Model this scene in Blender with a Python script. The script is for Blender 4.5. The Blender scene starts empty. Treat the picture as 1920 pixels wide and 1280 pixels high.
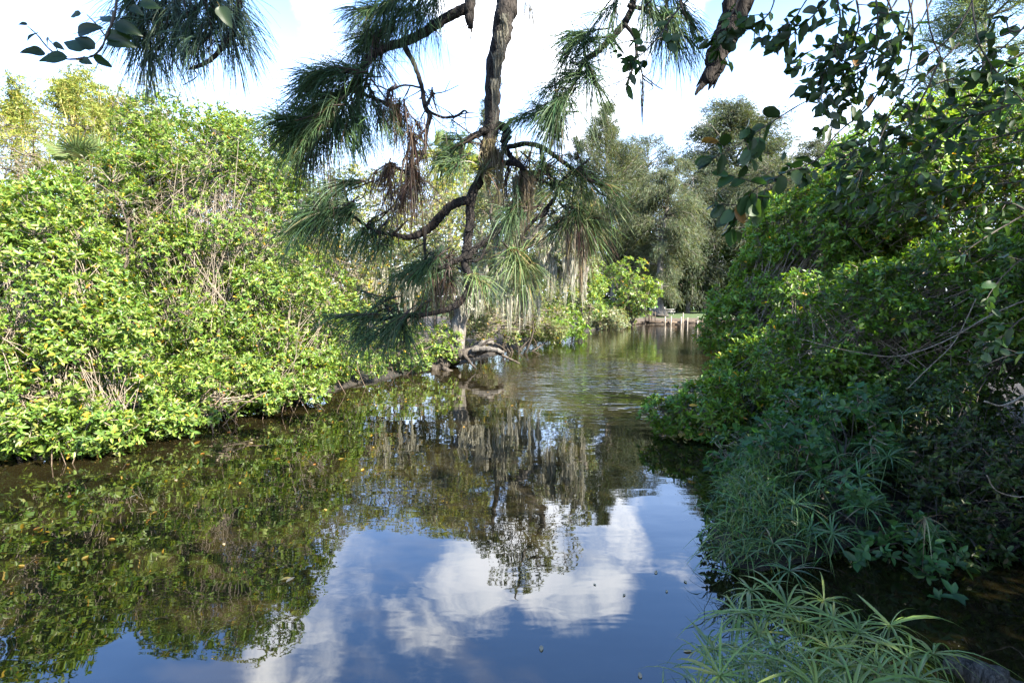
import bpy, math, random
import numpy as np
from math import radians, pi, sin, cos

S = bpy.context.scene
COL = S.collection

# ------------------------------------------------------------------ camera
F = 1067.0                       # focal length in pixels of the 1920 wide photo
CAM = np.array([0.0, 0.0, 3.0])
PITCH = math.atan2(80, F)        # looks slightly down
FWD = np.array([0, cos(PITCH), -sin(PITCH)])
UP = np.array([0, sin(PITCH), cos(PITCH)])
cd = bpy.data.cameras.new('camera')
cd.sensor_width = 36.0
cd.lens = 36.0 * F / 1920
cd.clip_start, cd.clip_end = 0.05, 3000
cam = bpy.data.objects.new('camera', cd)
cam.location = CAM
cam.rotation_euler = (pi / 2 - PITCH, 0, 0)
COL.objects.link(cam)
S.camera = cam

def ray(x, y):
    return FWD + (x - 960) / F * np.array([1.0, 0, 0]) + (640 - y) / F * UP
def P(x, y, d):
    """world point seen at photo pixel x, y at depth d metres"""
    return CAM + d * ray(x, y)
def W(x, y, z=0.0):
    """world point where that line of sight meets the height z"""
    r = ray(x, y)
    return CAM + r * ((z - CAM[2]) / r[2])

# ------------------------------------------------------------------ light and sky
SUN_EL, SUN_AZ = radians(38), radians(128)      # azimuth clockwise from +Y
S2 = np.array([sin(SUN_AZ) * cos(SUN_EL), cos(SUN_AZ) * cos(SUN_EL), sin(SUN_EL)])
S.view_settings.view_transform = 'Standard'
S.view_settings.look = 'None'
S.view_settings.gamma = 1
S.view_settings.exposure = 2.65
S.view_settings.use_curve_mapping = False
sd = bpy.data.lights.new('sun', 'SUN')
sd.energy = 5.0
sd.angle = radians(0.6)
sd.color = (1.0, 0.93, 0.80)
so = bpy.data.objects.new('sun', sd)
so.rotation_euler = (pi / 2 - SUN_EL, 0, pi - SUN_AZ + 0.0)
import mathutils
so.rotation_euler = mathutils.Vector(S2).to_track_quat('Z', 'Y').to_euler()
COL.objects.link(so)

wd = bpy.data.worlds.new('World')
S.world = wd
wd.use_nodes = True
wt = wd.node_tree
wt.nodes.clear()
def N(t, typ, **kw):
    n = t.nodes.new(typ)
    for k, v in kw.items():
        setattr(n, k, v)
    return n
def M(t, op, a, b=None, c=None, clamp=False):
    n = N(t, 'ShaderNodeMath', operation=op, use_clamp=clamp)
    for i, v in enumerate((a, b, c)):
        if v is None: continue
        if isinstance(v, (int, float)): n.inputs[i].default_value = v
        else: t.links.new(v, n.inputs[i])
    return n.outputs[0]
def smooth(t, v, a, b, lo=0.0, hi=1.0):
    n = N(t, 'ShaderNodeMapRange', interpolation_type='SMOOTHSTEP')
    t.links.new(v, n.inputs[0])
    for i, x in enumerate((a, b, lo, hi)): n.inputs[i + 1].default_value = x
    return n.outputs[0]
def mixc(t, f, a, b, mode='MIX'):
    n = N(t, 'ShaderNodeMix', data_type='RGBA', blend_type=mode)
    for i, v in ((0, f), (6, a), (7, b)):
        if isinstance(v, (int, float)): n.inputs[i].default_value = v
        elif isinstance(v, (tuple, list)): n.inputs[i].default_value = (*v[:3], 1)
        else: t.links.new(v, n.inputs[i])
    return n.outputs[2]
def noise(t, vec, scale, detail=3, rough=0.55, dist=0.0):
    n = N(t, 'ShaderNodeTexNoise')
    if vec is not None: t.links.new(vec, n.inputs['Vector'])
    n.inputs['Scale'].default_value = scale
    n.inputs['Detail'].default_value = detail
    n.inputs['Roughness'].default_value = rough
    n.inputs['Distortion'].default_value = dist
    return n.outputs[0]

sky = N(wt, 'ShaderNodeTexSky', sky_type='NISHITA')
sky.sun_disc = False
sky.sun_elevation = SUN_EL
sky.sun_rotation = SUN_AZ
sky.air_density = 1.0
sky.dust_density = 0.6
tc = N(wt, 'ShaderNodeTexCoord')
D = tc.outputs['Generated']
sep = N(wt, 'ShaderNodeSeparateXYZ'); wt.links.new(D, sep.inputs[0])
el = sep.outputs[2]
# clouds: heaps at places read from the photo, broken up by noise, and the same broken cover all round
blobs = [(560, 1225, 5.5, .75), (640, 1175, 4, .5), (800, 1150, 5.0, .8), (870, 1085, 5.5, .9), (760, 1230, 3.5, .6),
         (930, 1050, 5, .7), (1080, 1080, 6.0, 1.0), (1130, 1000, 5.5, .8), (1040, 930, 7, .9), (1175, 1065, 3.0, .55),
         (1290, 1035, 3.5, .6), (1090, 1160, 3, .6)]
acc = None
for (bx, by, r, w) in blobs:
    v = ray(bx, by); v = v / np.linalg.norm(v); v[2] = -v[2]
    dp = N(wt, 'ShaderNodeVectorMath', operation='DOT_PRODUCT')
    wt.links.new(D, dp.inputs[0]); dp.inputs[1].default_value = v
    g = smooth(wt, dp.outputs['Value'], cos(radians(r * 1.3)), 1.0, 0.0, w)
    acc = g if acc is None else M(wt, 'MAXIMUM', acc, g)
nz = noise(wt, D, 7.0, 7, 0.6, 0.25)
nz2 = noise(wt, D, 2.1, 3, 0.5)
heap = M(wt, 'ADD', acc, M(wt, 'MULTIPLY', M(wt, 'SUBTRACT', nz, 0.5), 2.2))
heap = smooth(wt, heap, 0.42, 0.95)
gen = M(wt, 'ADD', M(wt, 'MULTIPLY', nz, 0.5), M(wt, 'MULTIPLY', nz2, 0.8))
cover = M(wt, 'SUBTRACT', 0.80, smooth(wt, el, 0.02, 0.48, 0.22, 0.0))
cover = M(wt, 'ADD', cover, 0.075)
gen = smooth(wt, M(wt, 'SUBTRACT', gen, cover), -0.08, 0.10)
cl = M(wt, 'MAXIMUM', heap, gen)
cl = M(wt, 'MULTIPLY', cl, smooth(wt, el, -0.02, 0.02))
skyc = mixc(wt, 1.0, sky.outputs[0], (0.74, 0.96, 1.26), 'MULTIPLY')
hz = smooth(wt, el, 0.5, 0.0, 0.0, 0.55)
skyc = mixc(wt, hz, skyc, (6.8, 7.3, 8.2))
cloudc = mixc(wt, smooth(wt, nz, 0.3, 0.7), (5.4, 6.0, 7.0), (8.6, 8.7, 9.0))
fin = mixc(wt, M(wt, 'MULTIPLY', cl, 0.95), skyc, cloudc)
bg = N(wt, 'ShaderNodeBackground')
wt.links.new(fin, bg.inputs[0])
bg.inputs[1].default_value = 0.10
ow = N(wt, 'ShaderNodeOutputWorld')
wt.links.new(bg.outputs[0], ow.inputs[0])

cy = S.cycles
cy.max_bounces = 7; cy.diffuse_bounces = 3; cy.glossy_bounces = 3; cy.transmission_bounces = 4
cy.transparent_max_bounces = 6
cy.caustics_reflective = False; cy.caustics_refractive = False
cy.sample_clamp_indirect = 6

# ------------------------------------------------------------------ mesh helpers
class MB:
    """collects quads, triangles and a colour per vertex; builds ONE mesh object"""
    def __init__(s): s.v = []; s.q = []; s.t = []; s.c = []; s.n = 0
    def add(s, v, quads=None, tris=None, col=(1, 1, 1)):
        v = np.asarray(v, dtype=np.float32).reshape(-1, 3)
        s.v.append(v)
        if quads is not None and len(quads): s.q.append(np.asarray(quads, dtype=np.int32).reshape(-1, 4) + s.n)
        if tris is not None and len(tris): s.t.append(np.asarray(tris, dtype=np.int32).reshape(-1, 3) + s.n)
        c = np.asarray(col, dtype=np.float32)
        s.c.append(np.broadcast_to(c, (len(v), 3)) if c.ndim == 1 else c)
        s.n += len(v)
    def mesh(s, name, mat, smooth=False):
        me = bpy.data.meshes.new(name)
        v = np.concatenate(s.v) if s.v else np.zeros((0, 3), np.float32)
        q = np.concatenate(s.q) if s.q else np.zeros((0, 4), np.int32)
        t = np.concatenate(s.t) if s.t else np.zeros((0, 3), np.int32)
        me.vertices.add(len(v)); me.vertices.foreach_set('co', v.ravel())
        nl = q.size + t.size
        me.loops.add(nl)
        me.loops.foreach_set('vertex_index', np.concatenate([q.ravel(), t.ravel()]).astype(np.int32))
        npol = len(q) + len(t)
        me.polygons.add(npol)
        starts = np.concatenate([np.arange(len(q)) * 4, q.size + np.arange(len(t)) * 3]).astype(np.int32)
        me.polygons.foreach_set('loop_start', starts)
        if smooth: me.polygons.foreach_set('use_smooth', np.ones(npol, dtype=bool))
        me.update(calc_edges=True)
        a = me.attributes.new('Col', 'FLOAT_COLOR', 'POINT')
        c = np.ones((len(v), 4), np.float32); c[:, :3] = np.concatenate(s.c)
        a.data.foreach_set('color', c.ravel())
        me.materials.append(mat)
        return me
    def build(s, name, mat, parent=None, smooth=False, stuff=False):
        o = bpy.data.objects.new(name, s.mesh(name, mat, smooth))
        COL.objects.link(o)
        if parent is not None:
            o.parent = parent
            o.matrix_parent_inverse = mathutils.Matrix.Translation(-mathutils.Vector(parent.location)) if parent.type == 'EMPTY' else mathutils.Matrix()
        if stuff: o['kind'] = 'stuff'
        return o

def thing(name, label, cat, loc, group=None):
    o = bpy.data.objects.new(name, None)
    o.empty_display_size = 0.2
    COL.objects.link(o)
    o.location = [float(a) for a in loc]
    o['label'] = label; o['category'] = cat
    if group: o['group'] = group
    return o
def tag(o, label, cat, group=None):
    o['label'] = label; o['category'] = cat
    if group: o['group'] = group
    return o
def struct(o):
    o['kind'] = 'structure'
    return o

def unit(a):
    return a / np.maximum(np.linalg.norm(a, axis=-1, keepdims=True), 1e-9)
def perp(a):
    ref = np.where(np.abs(a[..., 2:3]) < 0.85, np.array([0, 0, 1.0]), np.array([1.0, 0, 0]))
    u = unit(np.cross(a, ref))
    return u, np.cross(a, u)
def sphere(rng, n):
    return unit(rng.normal(size=(n, 3)))

def leaves(mb, base, t, nrm, L, Wd, col, shape='hex', fold=0.25, droop=0.12):
    """many leaves at once: base point, axis t, face normal nrm, length, width, colour"""
    n = len(base)
    if n == 0: return
    t = unit(t); b = unit(np.cross(nrm, t)); m = np.cross(t, b)
    L = np.broadcast_to(L, (n,))[:, None]; Wd = np.broadcast_to(Wd, (n,))[:, None]
    if shape == 'hex':
        s = [(0, 0, 0), (.30, .46, fold * .5), (.70, .42, fold * .45 - .2 * droop), (1, 0, -droop), (.70, -.42, fold * .45 - .2 * droop), (.30, -.46, fold * .5)]
        qd = np.array([[0, 3, 2, 1], [0, 5, 4, 3]])
    else:
        s = [(0, 0, 0), (.5, .5, fold * .5), (1, 0, -droop), (.5, -.5, fold * .5)]
        qd = np.array([[0, 3, 2, 1]])
    k = len(s)
    v = np.stack([base + t * L * a + b * Wd * bb + m * (Wd if c > 0 else L) * c for a, bb, c in s], 1)
    q = (np.arange(n)[:, None, None] * k + qd[None]).reshape(-1, 4)
    mb.add(v.reshape(-1, 3), quads=q, col=np.repeat(col, k, 0))

def blades(mb, base, t, L, Wd, col, sag=.4, m_=5):
    """many narrow strap leaves at once, bowing down along their length"""
    n = len(base)
    if n == 0: return
    rg = np.random.default_rng(n)
    t = unit(t); s = np.linspace(0, 1, m_)
    L = np.broadcast_to(L, (n,)); g_ = sag * rg.uniform(.3, 1.5, n)
    path = base[:, None] + t[:, None] * (L[:, None] * s)[:, :, None] - np.array([0, 0, 1]) * (g_[:, None] * L[:, None] * s ** 2)[:, :, None]
    side = unit(np.cross(t, rg.normal(0, .5, (n, 3)) + [0, 0, 1.0]))
    w = Wd * .5 * np.interp(s, [0, .25, .6, 1], [.5, 1, .85, .04])
    v = np.stack([path - side[:, None] * w[None, :, None], path + side[:, None] * w[None, :, None]], 2)
    idx = np.arange(n * m_ * 2).reshape(n, m_, 2)
    q = np.stack([idx[:, :-1, 0], idx[:, :-1, 1], idx[:, 1:, 1], idx[:, 1:, 0]], -1).reshape(-1, 4)
    mb.add(v.reshape(-1, 3), quads=q, col=np.repeat(col, m_ * 2, 0))

def palette(rng, n, pal, jit=0.22):
    w = np.array([p[1] for p in pal], float); w /= w.sum()
    c = np.array([p[0] for p in pal])[rng.choice(len(pal), n, p=w)]
    return np.clip(c * (1 + jit * rng.normal(size=(n, 1))) * (1 + 0.08 * rng.normal(size=(n, 3))), .004, .9)

def rosettes(mb, rng, pts, axes, n, L, Wd, pal, a0=35, a1=88, shape='hex', stem=.07, droop=.12, frames=False):
    N_ = len(pts)
    if N_ == 0: return
    ax = np.repeat(unit(axes), n, 0); p = np.repeat(pts, n, 0)
    u, v = perp(ax)
    az = np.tile(np.arange(n) * 2 * pi / n, N_) + np.repeat(rng.uniform(0, 6.28, N_), n) + rng.normal(0, .3, N_ * n)
    an = np.radians(rng.uniform(a0, a1, N_ * n))
    rad = np.cos(az)[:, None] * u + np.sin(az)[:, None] * v
    t = ax * np.cos(an)[:, None] + rad * np.sin(an)[:, None]
    nr = ax * np.sin(an)[:, None] - rad * np.cos(an)[:, None] + rng.normal(0, .22, (N_ * n, 3))
    sc = np.repeat(rng.uniform(.75, 1.15, N_), n) * rng.uniform(.7, 1.15, N_ * n)
    base = p - ax * (rng.uniform(0, stem, N_ * n))[:, None]
    if frames: return base, t, nr, L * sc
    leaves(mb, base, t, nr, L * sc, Wd * sc, palette(rng, N_ * n, pal), shape, droop=droop)

def tubes(mb, Pt, R, k=4, col=(1, 1, 1)):
    """N polylines of M points each -> tapered k-sided tubes"""
    Pt = np.asarray(Pt, float); R = np.asarray(R, float)
    n, m, _ = Pt.shape
    T = unit(np.gradient(Pt, axis=1))
    mean = unit(Pt[:, -1] - Pt[:, 0] + 1e-6)
    ref = np.where(np.abs(mean[:, 2:3]) < 0.8, np.array([0, 0, 1.0]), np.array([1.0, 0.2, 0]))
    u = unit(np.cross(T, ref[:, None, :])); w = np.cross(T, u)
    a = np.arange(k) * 2 * pi / k
    ring = (np.cos(a)[None, None, :, None] * u[:, :, None, :] + np.sin(a)[None, None, :, None] * w[:, :, None, :])
    v = Pt[:, :, None, :] + ring * R[:, :, None, None]
    idx = np.arange(n * m * k).reshape(n, m, k)
    A = idx[:, :-1, :]; B = np.roll(idx, -1, 2)[:, :-1, :]; C_ = np.roll(idx, -1, 2)[:, 1:, :]; D_ = idx[:, 1:, :]
    q = np.stack([A, B, C_, D_], -1).reshape(-1, 4)
    mb.add(v.reshape(-1, 3), quads=q, col=col)
    if k >= 4:   # close the ends
        for e in (0, -1):
            ring_i = idx[:, e, :]
            tr = np.stack([np.repeat(ring_i[:, :1], k - 2, 1), ring_i[:, 1:-1], ring_i[:, 2:]], -1).reshape(-1, 3)
            if e == 0: tr = tr[:, ::-1]
            mb.t.append((tr + mb.n - n * m * k).astype(np.int32))

def curve(pts, per=5):
    """Catmull-Rom through points (any columns)"""
    p = np.asarray(pts, float)
    if len(p) < 3:
        f = np.linspace(0, 1, per + 1)[:, None]
        return p[0] * (1 - f) + p[-1] * f
    e = np.vstack([2 * p[0] - p[1], p, 2 * p[-1] - p[-2]])
    out = []
    for i in range(len(p) - 1):
        a, b, c, d = e[i:i + 4]
        for s in np.linspace(0, 1, per, endpoint=False):
            out.append(.5 * ((2 * b) + (-a + c) * s + (2 * a - 5 * b + 4 * c - d) * s * s + (-a + 3 * b - 3 * c + d) * s ** 3))
    out.append(p[-1])
    return np.array(out)

def limb(mb, rng, pix, d, k=8, wob=.12, per=5, col=(1, 1, 1), knots=.12):
    """pix rows: x, y, radius_px (and optional own depth); makes a gnarled tapered tube"""
    rows = []
    for r in pix:
        dd = r[3] if len(r) > 3 else d
        rows.append([*P(r[0], r[1], dd), r[2] * dd / F])
    c = curve(rows, per)
    rr = np.maximum(c[:, 3], .0006)
    c[:, :3] += rng.normal(0, 1, (len(c), 3)) * rr[:, None] * wob
    rr = rr * (1 + knots * rng.normal(size=len(rr)))
    tubes(mb, c[None, :, :3], rr[None], k, col)
    return c

# ------------------------------------------------------------------ materials
def newmat(name):
    m = bpy.data.materials.new(name); m.use_nodes = True
    t = m.node_tree; t.nodes.clear()
    return m, t, N(t, 'ShaderNodeOutputMaterial')
def principled(t, **kw):
    b = N(t, 'ShaderNodeBsdfPrincipled')
    for k, v in kw.items():
        i = b.inputs[k.replace('_', ' ')]
        if hasattr(v, 'is_linked') or hasattr(v, 'links'): t.links.new(v, i)
        else: i.default_value = (*v, 1) if isinstance(v, tuple) else v
    return b
def leaf_mat(name, rough=.42, spec=.5, trans=.42, tcol=(1.25, 1.15, .45)):
    m, t, o = newmat(name)
    a = N(t, 'ShaderNodeAttribute', attribute_name='Col')
    b = principled(t, Base_Color=a.outputs[0], Roughness=rough)
    b.inputs['Specular IOR Level'].default_value = spec
    tr = N(t, 'ShaderNodeBsdfTranslucent')
    t.links.new(mixc(t, 1.0, a.outputs[0], tcol, 'MULTIPLY'), tr.inputs[0])
    mx = N(t, 'ShaderNodeMixShader'); mx.inputs[0].default_value = trans
    t.links.new(b.outputs[0], mx.inputs[1]); t.links.new(tr.outputs[0], mx.inputs[2])
    t.links.new(mx.outputs[0], o.inputs[0])
    return m
def bark_mat(name, c1, c2, scale=14, stretch=.25, bump=.6, rough=.9, dist=.02):
    m, t, o = newmat(name)
    tcn = N(t, 'ShaderNodeTexCoord'); mp = N(t, 'ShaderNodeMapping')
    mp.inputs['Scale'].default_value = (1, 1, stretch)
    t.links.new(tcn.outputs['Object'], mp.inputs[0])
    n1 = noise(t, mp.outputs[0], scale, 6, .65, .6)
    n2 = noise(t, tcn.outputs['Object'], scale * .2, 3)
    vr = N(t, 'ShaderNodeTexVoronoi', feature='DISTANCE_TO_EDGE'); t.links.new(mp.outputs[0], vr.inputs[0]); vr.inputs['Scale'].default_value = scale * 1.3
    col = mixc(t, smooth(t, n1, .35, .68), c1, c2)
    col = mixc(t, smooth(t, n2, .55, .75, 0, .5), col, tuple(x * 1.35 for x in c2))
    a = N(t, 'ShaderNodeAttribute', attribute_name='Col')
    col = mixc(t, 1.0, col, a.outputs[0], 'MULTIPLY')
    b = principled(t, Base_Color=col, Roughness=rough)
    b.inputs['Specular IOR Level'].default_value = .25
    bp = N(t, 'ShaderNodeBump'); bp.inputs['Strength'].default_value = bump; bp.inputs['Distance'].default_value = dist
    h = M(t, 'ADD', n1, smooth(t, vr.outputs[0], 0, .12, 0, .6))
    t.links.new(h, bp.inputs['Height']); t.links.new(bp.outputs[0], b.inputs['Normal'])
    t.links.new(b.outputs[0], o.inputs[0])
    return m

MAT = {}
MAT['mangrove'] = leaf_mat('mangrove_leaf', .40, .38, .45)
MAT['soft'] = leaf_mat('soft_leaf', .6, .3, .4)
MAT['oakleaf'] = leaf_mat('oak_leaf', .42, .32, .34, (1.2, 1.35, .45))
MAT['needle'] = leaf_mat('pine_needle', .5, .28, .32, (1.1, 1.1, .6))
MAT['sedge'] = leaf_mat('sedge_blade', .40, .5, .30, (1.0, 1.2, .5))
MAT['moss'] = leaf_mat('moss_fibre', .9, .1, .45, (1.0, 1.0, .85))
MAT['pinebark'] = bark_mat('pine_bark', (.008, .007, .0065), (.030, .025, .022), 45, .35, .9, .9, .008)
MAT['bark'] = bark_mat('grey_bark', (.07, .06, .05), (.19, .17, .145), 9, .2, .7)
MAT['twig'] = bark_mat('pale_twig', (.12, .095, .07), (.26, .22, .17), 30, .4, .3)
MAT['shrubbark'] = bark_mat('shrub_bark', (.032, .026, .02), (.085, .068, .052), 9, .2, .6)
MAT['wetlog'] = bark_mat('damp_log', (.018, .016, .013), (.085, .078, .066), 38, .16, 1.0, .8, .012)
MAT['root'] = bark_mat('mangrove_root', (.05, .035, .025), (.15, .11, .075), 30, .4, .3)
MAT['darktwig'] = bark_mat('dark_twig', (.03, .025, .022), (.075, .062, .05), 60, .4, .3, .8, .003)
MAT['char'] = bark_mat('weathered_dead_wood', (.006, .005, .0045), (.026, .020, .017), 40, .25, 1.0, .95, .01)
MAT['driftwood'] = bark_mat('grey_drift_wood', (.05, .045, .04), (.14, .125, .105), 10, .2, .7)
MAT['culm'] = bark_mat('bamboo_culm', (.28, .22, .07), (.42, .34, .13), 6, .6, .1, .5)
MAT['plank'] = bark_mat('weathered_plank', (.04, .030, .022), (.10, .076, .054), 12, .3, .4)
MAT['whitepost'] = bark_mat('pale_post', (.20, .165, .125), (.38, .33, .26), 8, .3, .3)
MAT['greypaint'] = bark_mat('pale_bench_wood', (.24, .23, .21), (.40, .385, .36), 10, .3, .2)
MAT['red'] = bark_mat('red_plastic', (.5, .05, .03), (.6, .07, .04), 5, 1, .1, .5)

# ------------------------------------------------------------------ ground and water
LEFT = [(-60, -30), (-40, 0), (-14, 6.5), (-11.2, 10.0), (-9.0, 11.8), (-7.2, 14.6), (-5.1, 20.6), (-3.1, 24.8), (-.8, 31), (2.3, 41), (5.2, 49), (11.5, 62), (16, 70)]
FAR_SHORE = [(24, 71), (40, 70), (60, 74)]
RIGHT = [(64, 62), (40, 56), (24, 48), (15, 36), (9, 24), (6.6, 17), (5.0, 13.0), (4.2, 10.5), (3.0, 8.0), (2.35, 6.8), (2.25, 6.2), (2.9, 5.9), (3.7, 6.5), (5.4, 6.9), (6.8, 5.6), (5.8, 3.4), (3.4, 2.0), (2.2, 1.0), (2.2, -2), (8, -30)]
POLY = np.array(LEFT + FAR_SHORE + RIGHT, float)

def shore_dist(x, y):
    """signed distance to the water's edge, negative over water"""
    p = np.stack([x, y], -1)
    A = POLY; B = np.roll(POLY, -1, 0)
    best = np.full(x.shape, 1e9); inside = np.zeros(x.shape, bool)
    for a, b in zip(A, B):
        ab = b - a
        s = np.clip(((p - a) @ ab) / (ab @ ab), 0, 1)
        dd = np.linalg.norm(p - a - s[..., None] * ab, axis=-1)
        best = np.minimum(best, dd)
        cond = ((a[1] > y) != (b[1] > y))
        xc = (b[0] - a[0]) * (y - a[1]) / (b[1] - a[1] + 1e-12) + a[0]
        inside ^= cond & (x < xc)
    return np.where(inside, -best, best)
def ground_z(x, y):
    x = np.asarray(x, float); y = np.asarray(y, float)
    s = shore_dist(x, y)
    bump = .06 * np.sin(x * 1.7 + y * .9) * np.sin(y * 1.3 - x * .6) + .04 * np.sin(x * 4.1) * np.sin(y * 3.7)
    land = .16 * np.clip(s / .35, 0, 1) + .55 * (1 - np.exp(-np.maximum(s, 0) / 3.0)) + bump * np.clip(s, 0, 1)
    bed = -1.1 * np.clip(-s / 1.5, 0, 1) - .02
    return np.where(s > 0, land, bed)

g = np.linspace(-1, 1, 230)
gx = 10 + np.sinh(g * 5.2) / np.sinh(5.2) * 1200
gy = 22 + np.sinh(g * 5.0) / np.sinh(5.0) * 1200
X, Y = np.meshgrid(gx, gy)
Z = ground_z(X, Y)
far = np.clip((np.hypot(X, Y - 30) - 120) / 200, 0, 1)
Z = Z * (1 - far) + far * 1.0
mb = MB()
idx = np.arange(X.size).reshape(X.shape)
mb.add(np.stack([X, Y, Z], -1).reshape(-1, 3), quads=np.stack([idx[:-1, :-1], idx[:-1, 1:], idx[1:, 1:], idx[1:, :-1]], -1).reshape(-1, 4))
m, t, o = newmat('bank_ground')
tcn = N(t, 'ShaderNodeTexCoord'); sp = N(t, 'ShaderNodeSeparateXYZ'); t.links.new(tcn.outputs['Object'], sp.inputs[0])
n1 = noise(t, tcn.outputs['Object'], 3.0, 8, .7); n2 = noise(t, tcn.outputs['Object'], 26, 4, .7); n3 = noise(t, tcn.outputs['Object'], .35, 3)
mud = mixc(t, smooth(t, n1, .35, .65), (.007, .0055, .004), (.024, .018, .012))
mud = mixc(t, smooth(t, n2, .6, .7, 0, .35), mud, (.09, .062, .034))
lawn = mixc(t, smooth(t, n2, .3, .7), (.025, .048, .011), (.048, .078, .018))
lawn = mixc(t, smooth(t, n1, .5, .75, 0, .5), lawn, (.07, .066, .03))
fy = smooth(t, M(t, 'ADD', sp.outputs[1], M(t, 'MULTIPLY', n1, 3.0)), 74.6, 76.2)
bankd = mixc(t, smooth(t, M(t, 'ADD', sp.outputs[1], n1), 66, 70), mud, mixc(t, n1, (.03, .022, .015), (.095, .07, .047)))
colr = mixc(t, fy, bankd, lawn)
b = principled(t, Base_Color=colr, Roughness=.95)
bp = N(t, 'ShaderNodeBump'); bp.inputs['Strength'].default_value = .8; bp.inputs['Distance'].default_value = .05
t.links.new(M(t, 'ADD', n1, n2), bp.inputs['Height']); t.links.new(bp.outputs[0], b.inputs['Normal'])
t.links.new(b.outputs[0], o.inputs[0])
struct(mb.build('ground', m, smooth=True))

m, t, o = newmat('creek_water')
tcn = N(t, 'ShaderNodeTexCoord'); OB = tcn.outputs['Object']
sp = N(t, 'ShaderNodeSeparateXYZ'); t.links.new(OB, sp.inputs[0])
mp = N(t, 'ShaderNodeMapping'); mp.inputs['Scale'].default_value = (.55, 1.25, 1); t.links.new(OB, mp.inputs[0])
calm = noise(t, OB, .7, 2, .5)
fine = noise(t, mp.outputs[0], 2.6, 2, .5, .3)
rip = noise(t, mp.outputs[0], 2.6, 2, .5, .5)
patch = noise(t, OB, .22, 2, .5)
# a breeze ruffles the open reach in mid channel
gx_ = M(t, 'DIVIDE', M(t, 'SUBTRACT', sp.outputs[0], 3.9), 4.2); gy_ = M(t, 'DIVIDE', M(t, 'SUBTRACT', sp.outputs[1], 22.5), 9.0)
rr_ = M(t, 'ADD', M(t, 'MULTIPLY', gx_, gx_), M(t, 'MULTIPLY', gy_, gy_))
breeze = M(t, 'MULTIPLY', smooth(t, rr_, 1.3, .2), smooth(t, patch, .30, .5))
farr = smooth(t, sp.outputs[1], 16, 45, 0, .10)
amp = M(t, 'MAXIMUM', breeze, farr)
h = M(t, 'ADD', M(t, 'ADD', M(t, 'MULTIPLY', calm, .010), M(t, 'MULTIPLY', fine, .0016)), M(t, 'MULTIPLY', M(t, 'MULTIPLY', rip, amp), .095))
silt = noise(t, OB, .5, 4, .6)
wc = mixc(t, smooth(t, silt, .35, .7), (.0075, .0062, .0026), (.0135, .0105, .0042))
b = principled(t, Base_Color=wc, Roughness=.012, IOR=1.8)
bp = N(t, 'ShaderNodeBump'); bp.inputs['Strength'].default_value = 1.0; bp.inputs['Distance'].default_value = 1.0
t.links.new(h, bp.inputs['Height']); t.links.new(bp.outputs[0], b.inputs['Normal'])
t.links.new(b.outputs[0], o.inputs[0])
mb = MB()
mb.add([(-80, -40, 0), (90, -40, 0), (90, 90, 0), (-80, 90, 0)], quads=[[0, 1, 2, 3]])
struct(mb.build('water', m))

# ------------------------------------------------------------------ foliage builders
def E(x, y, d, rx, ry, rd):
    """an ellipsoid of crown: pixel centre, depth, pixel radii, radius in depth"""
    return (P(x, y, d), np.array([rx * d / F, rd, ry * d / F]))

def clump_points(rng, ells, rc, dens, zmin=.25, hollow=-1.6):
    seed_ = rng.uniform(0, 6)
    cs, rs, outs = [], [], []
    for i, (c, r) in enumerate(ells):
        area = 4 * pi * (((r[0] * r[1]) ** 1.6 + (r[0] * r[2]) ** 1.6 + (r[1] * r[2]) ** 1.6) / 3) ** (1 / 1.6)
        n = max(6, int(dens * area / (rc ** 2)))
        d = sphere(rng, n)
        p = c + d * r * rng.uniform(.72, 1.02, (n, 1))
        keep = p[:, 2] > zmin
        k = 1.05 / rc        # hollows between the mounds of foliage
        w_ = np.sin(p @ np.array([1.0, .5, .3]) * k + seed_) + np.sin(p @ np.array([-.4, .9, .8]) * k + 2 * seed_) + np.sin(p @ np.array([.2, -.6, 1.1]) * k + 3 * seed_)
        keep &= w_ > hollow
        for j, (c2, r2) in enumerate(ells):
            if j != i: keep &= np.linalg.norm((p - c2) / r2, axis=1) > .72
        p, d = p[keep], d[keep]
        cs.append(p); outs.append(unit(d / r)); rs.append(rng.uniform(.6, 1.25, len(p)) * rc)
    return np.concatenate(cs), np.concatenate(rs), np.concatenate(outs)

def put_leaf(root, me, p, t, nr, size, name='leaf'):
    t = t / np.linalg.norm(t); b_ = np.cross(nr, t); b_ = b_ / max(np.linalg.norm(b_), 1e-6); n_ = np.cross(t, b_)
    o = bpy.data.objects.new(name, me); COL.objects.link(o); o.parent = root
    o.matrix_local = mathutils.Matrix.Translation([float(v) for v in (np.array(p) - np.array(root.location))]) @ mathutils.Matrix(np.stack([t, b_, n_], 1).tolist()).to_4x4() @ mathutils.Matrix.Scale(float(size), 4)
    return o

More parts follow.
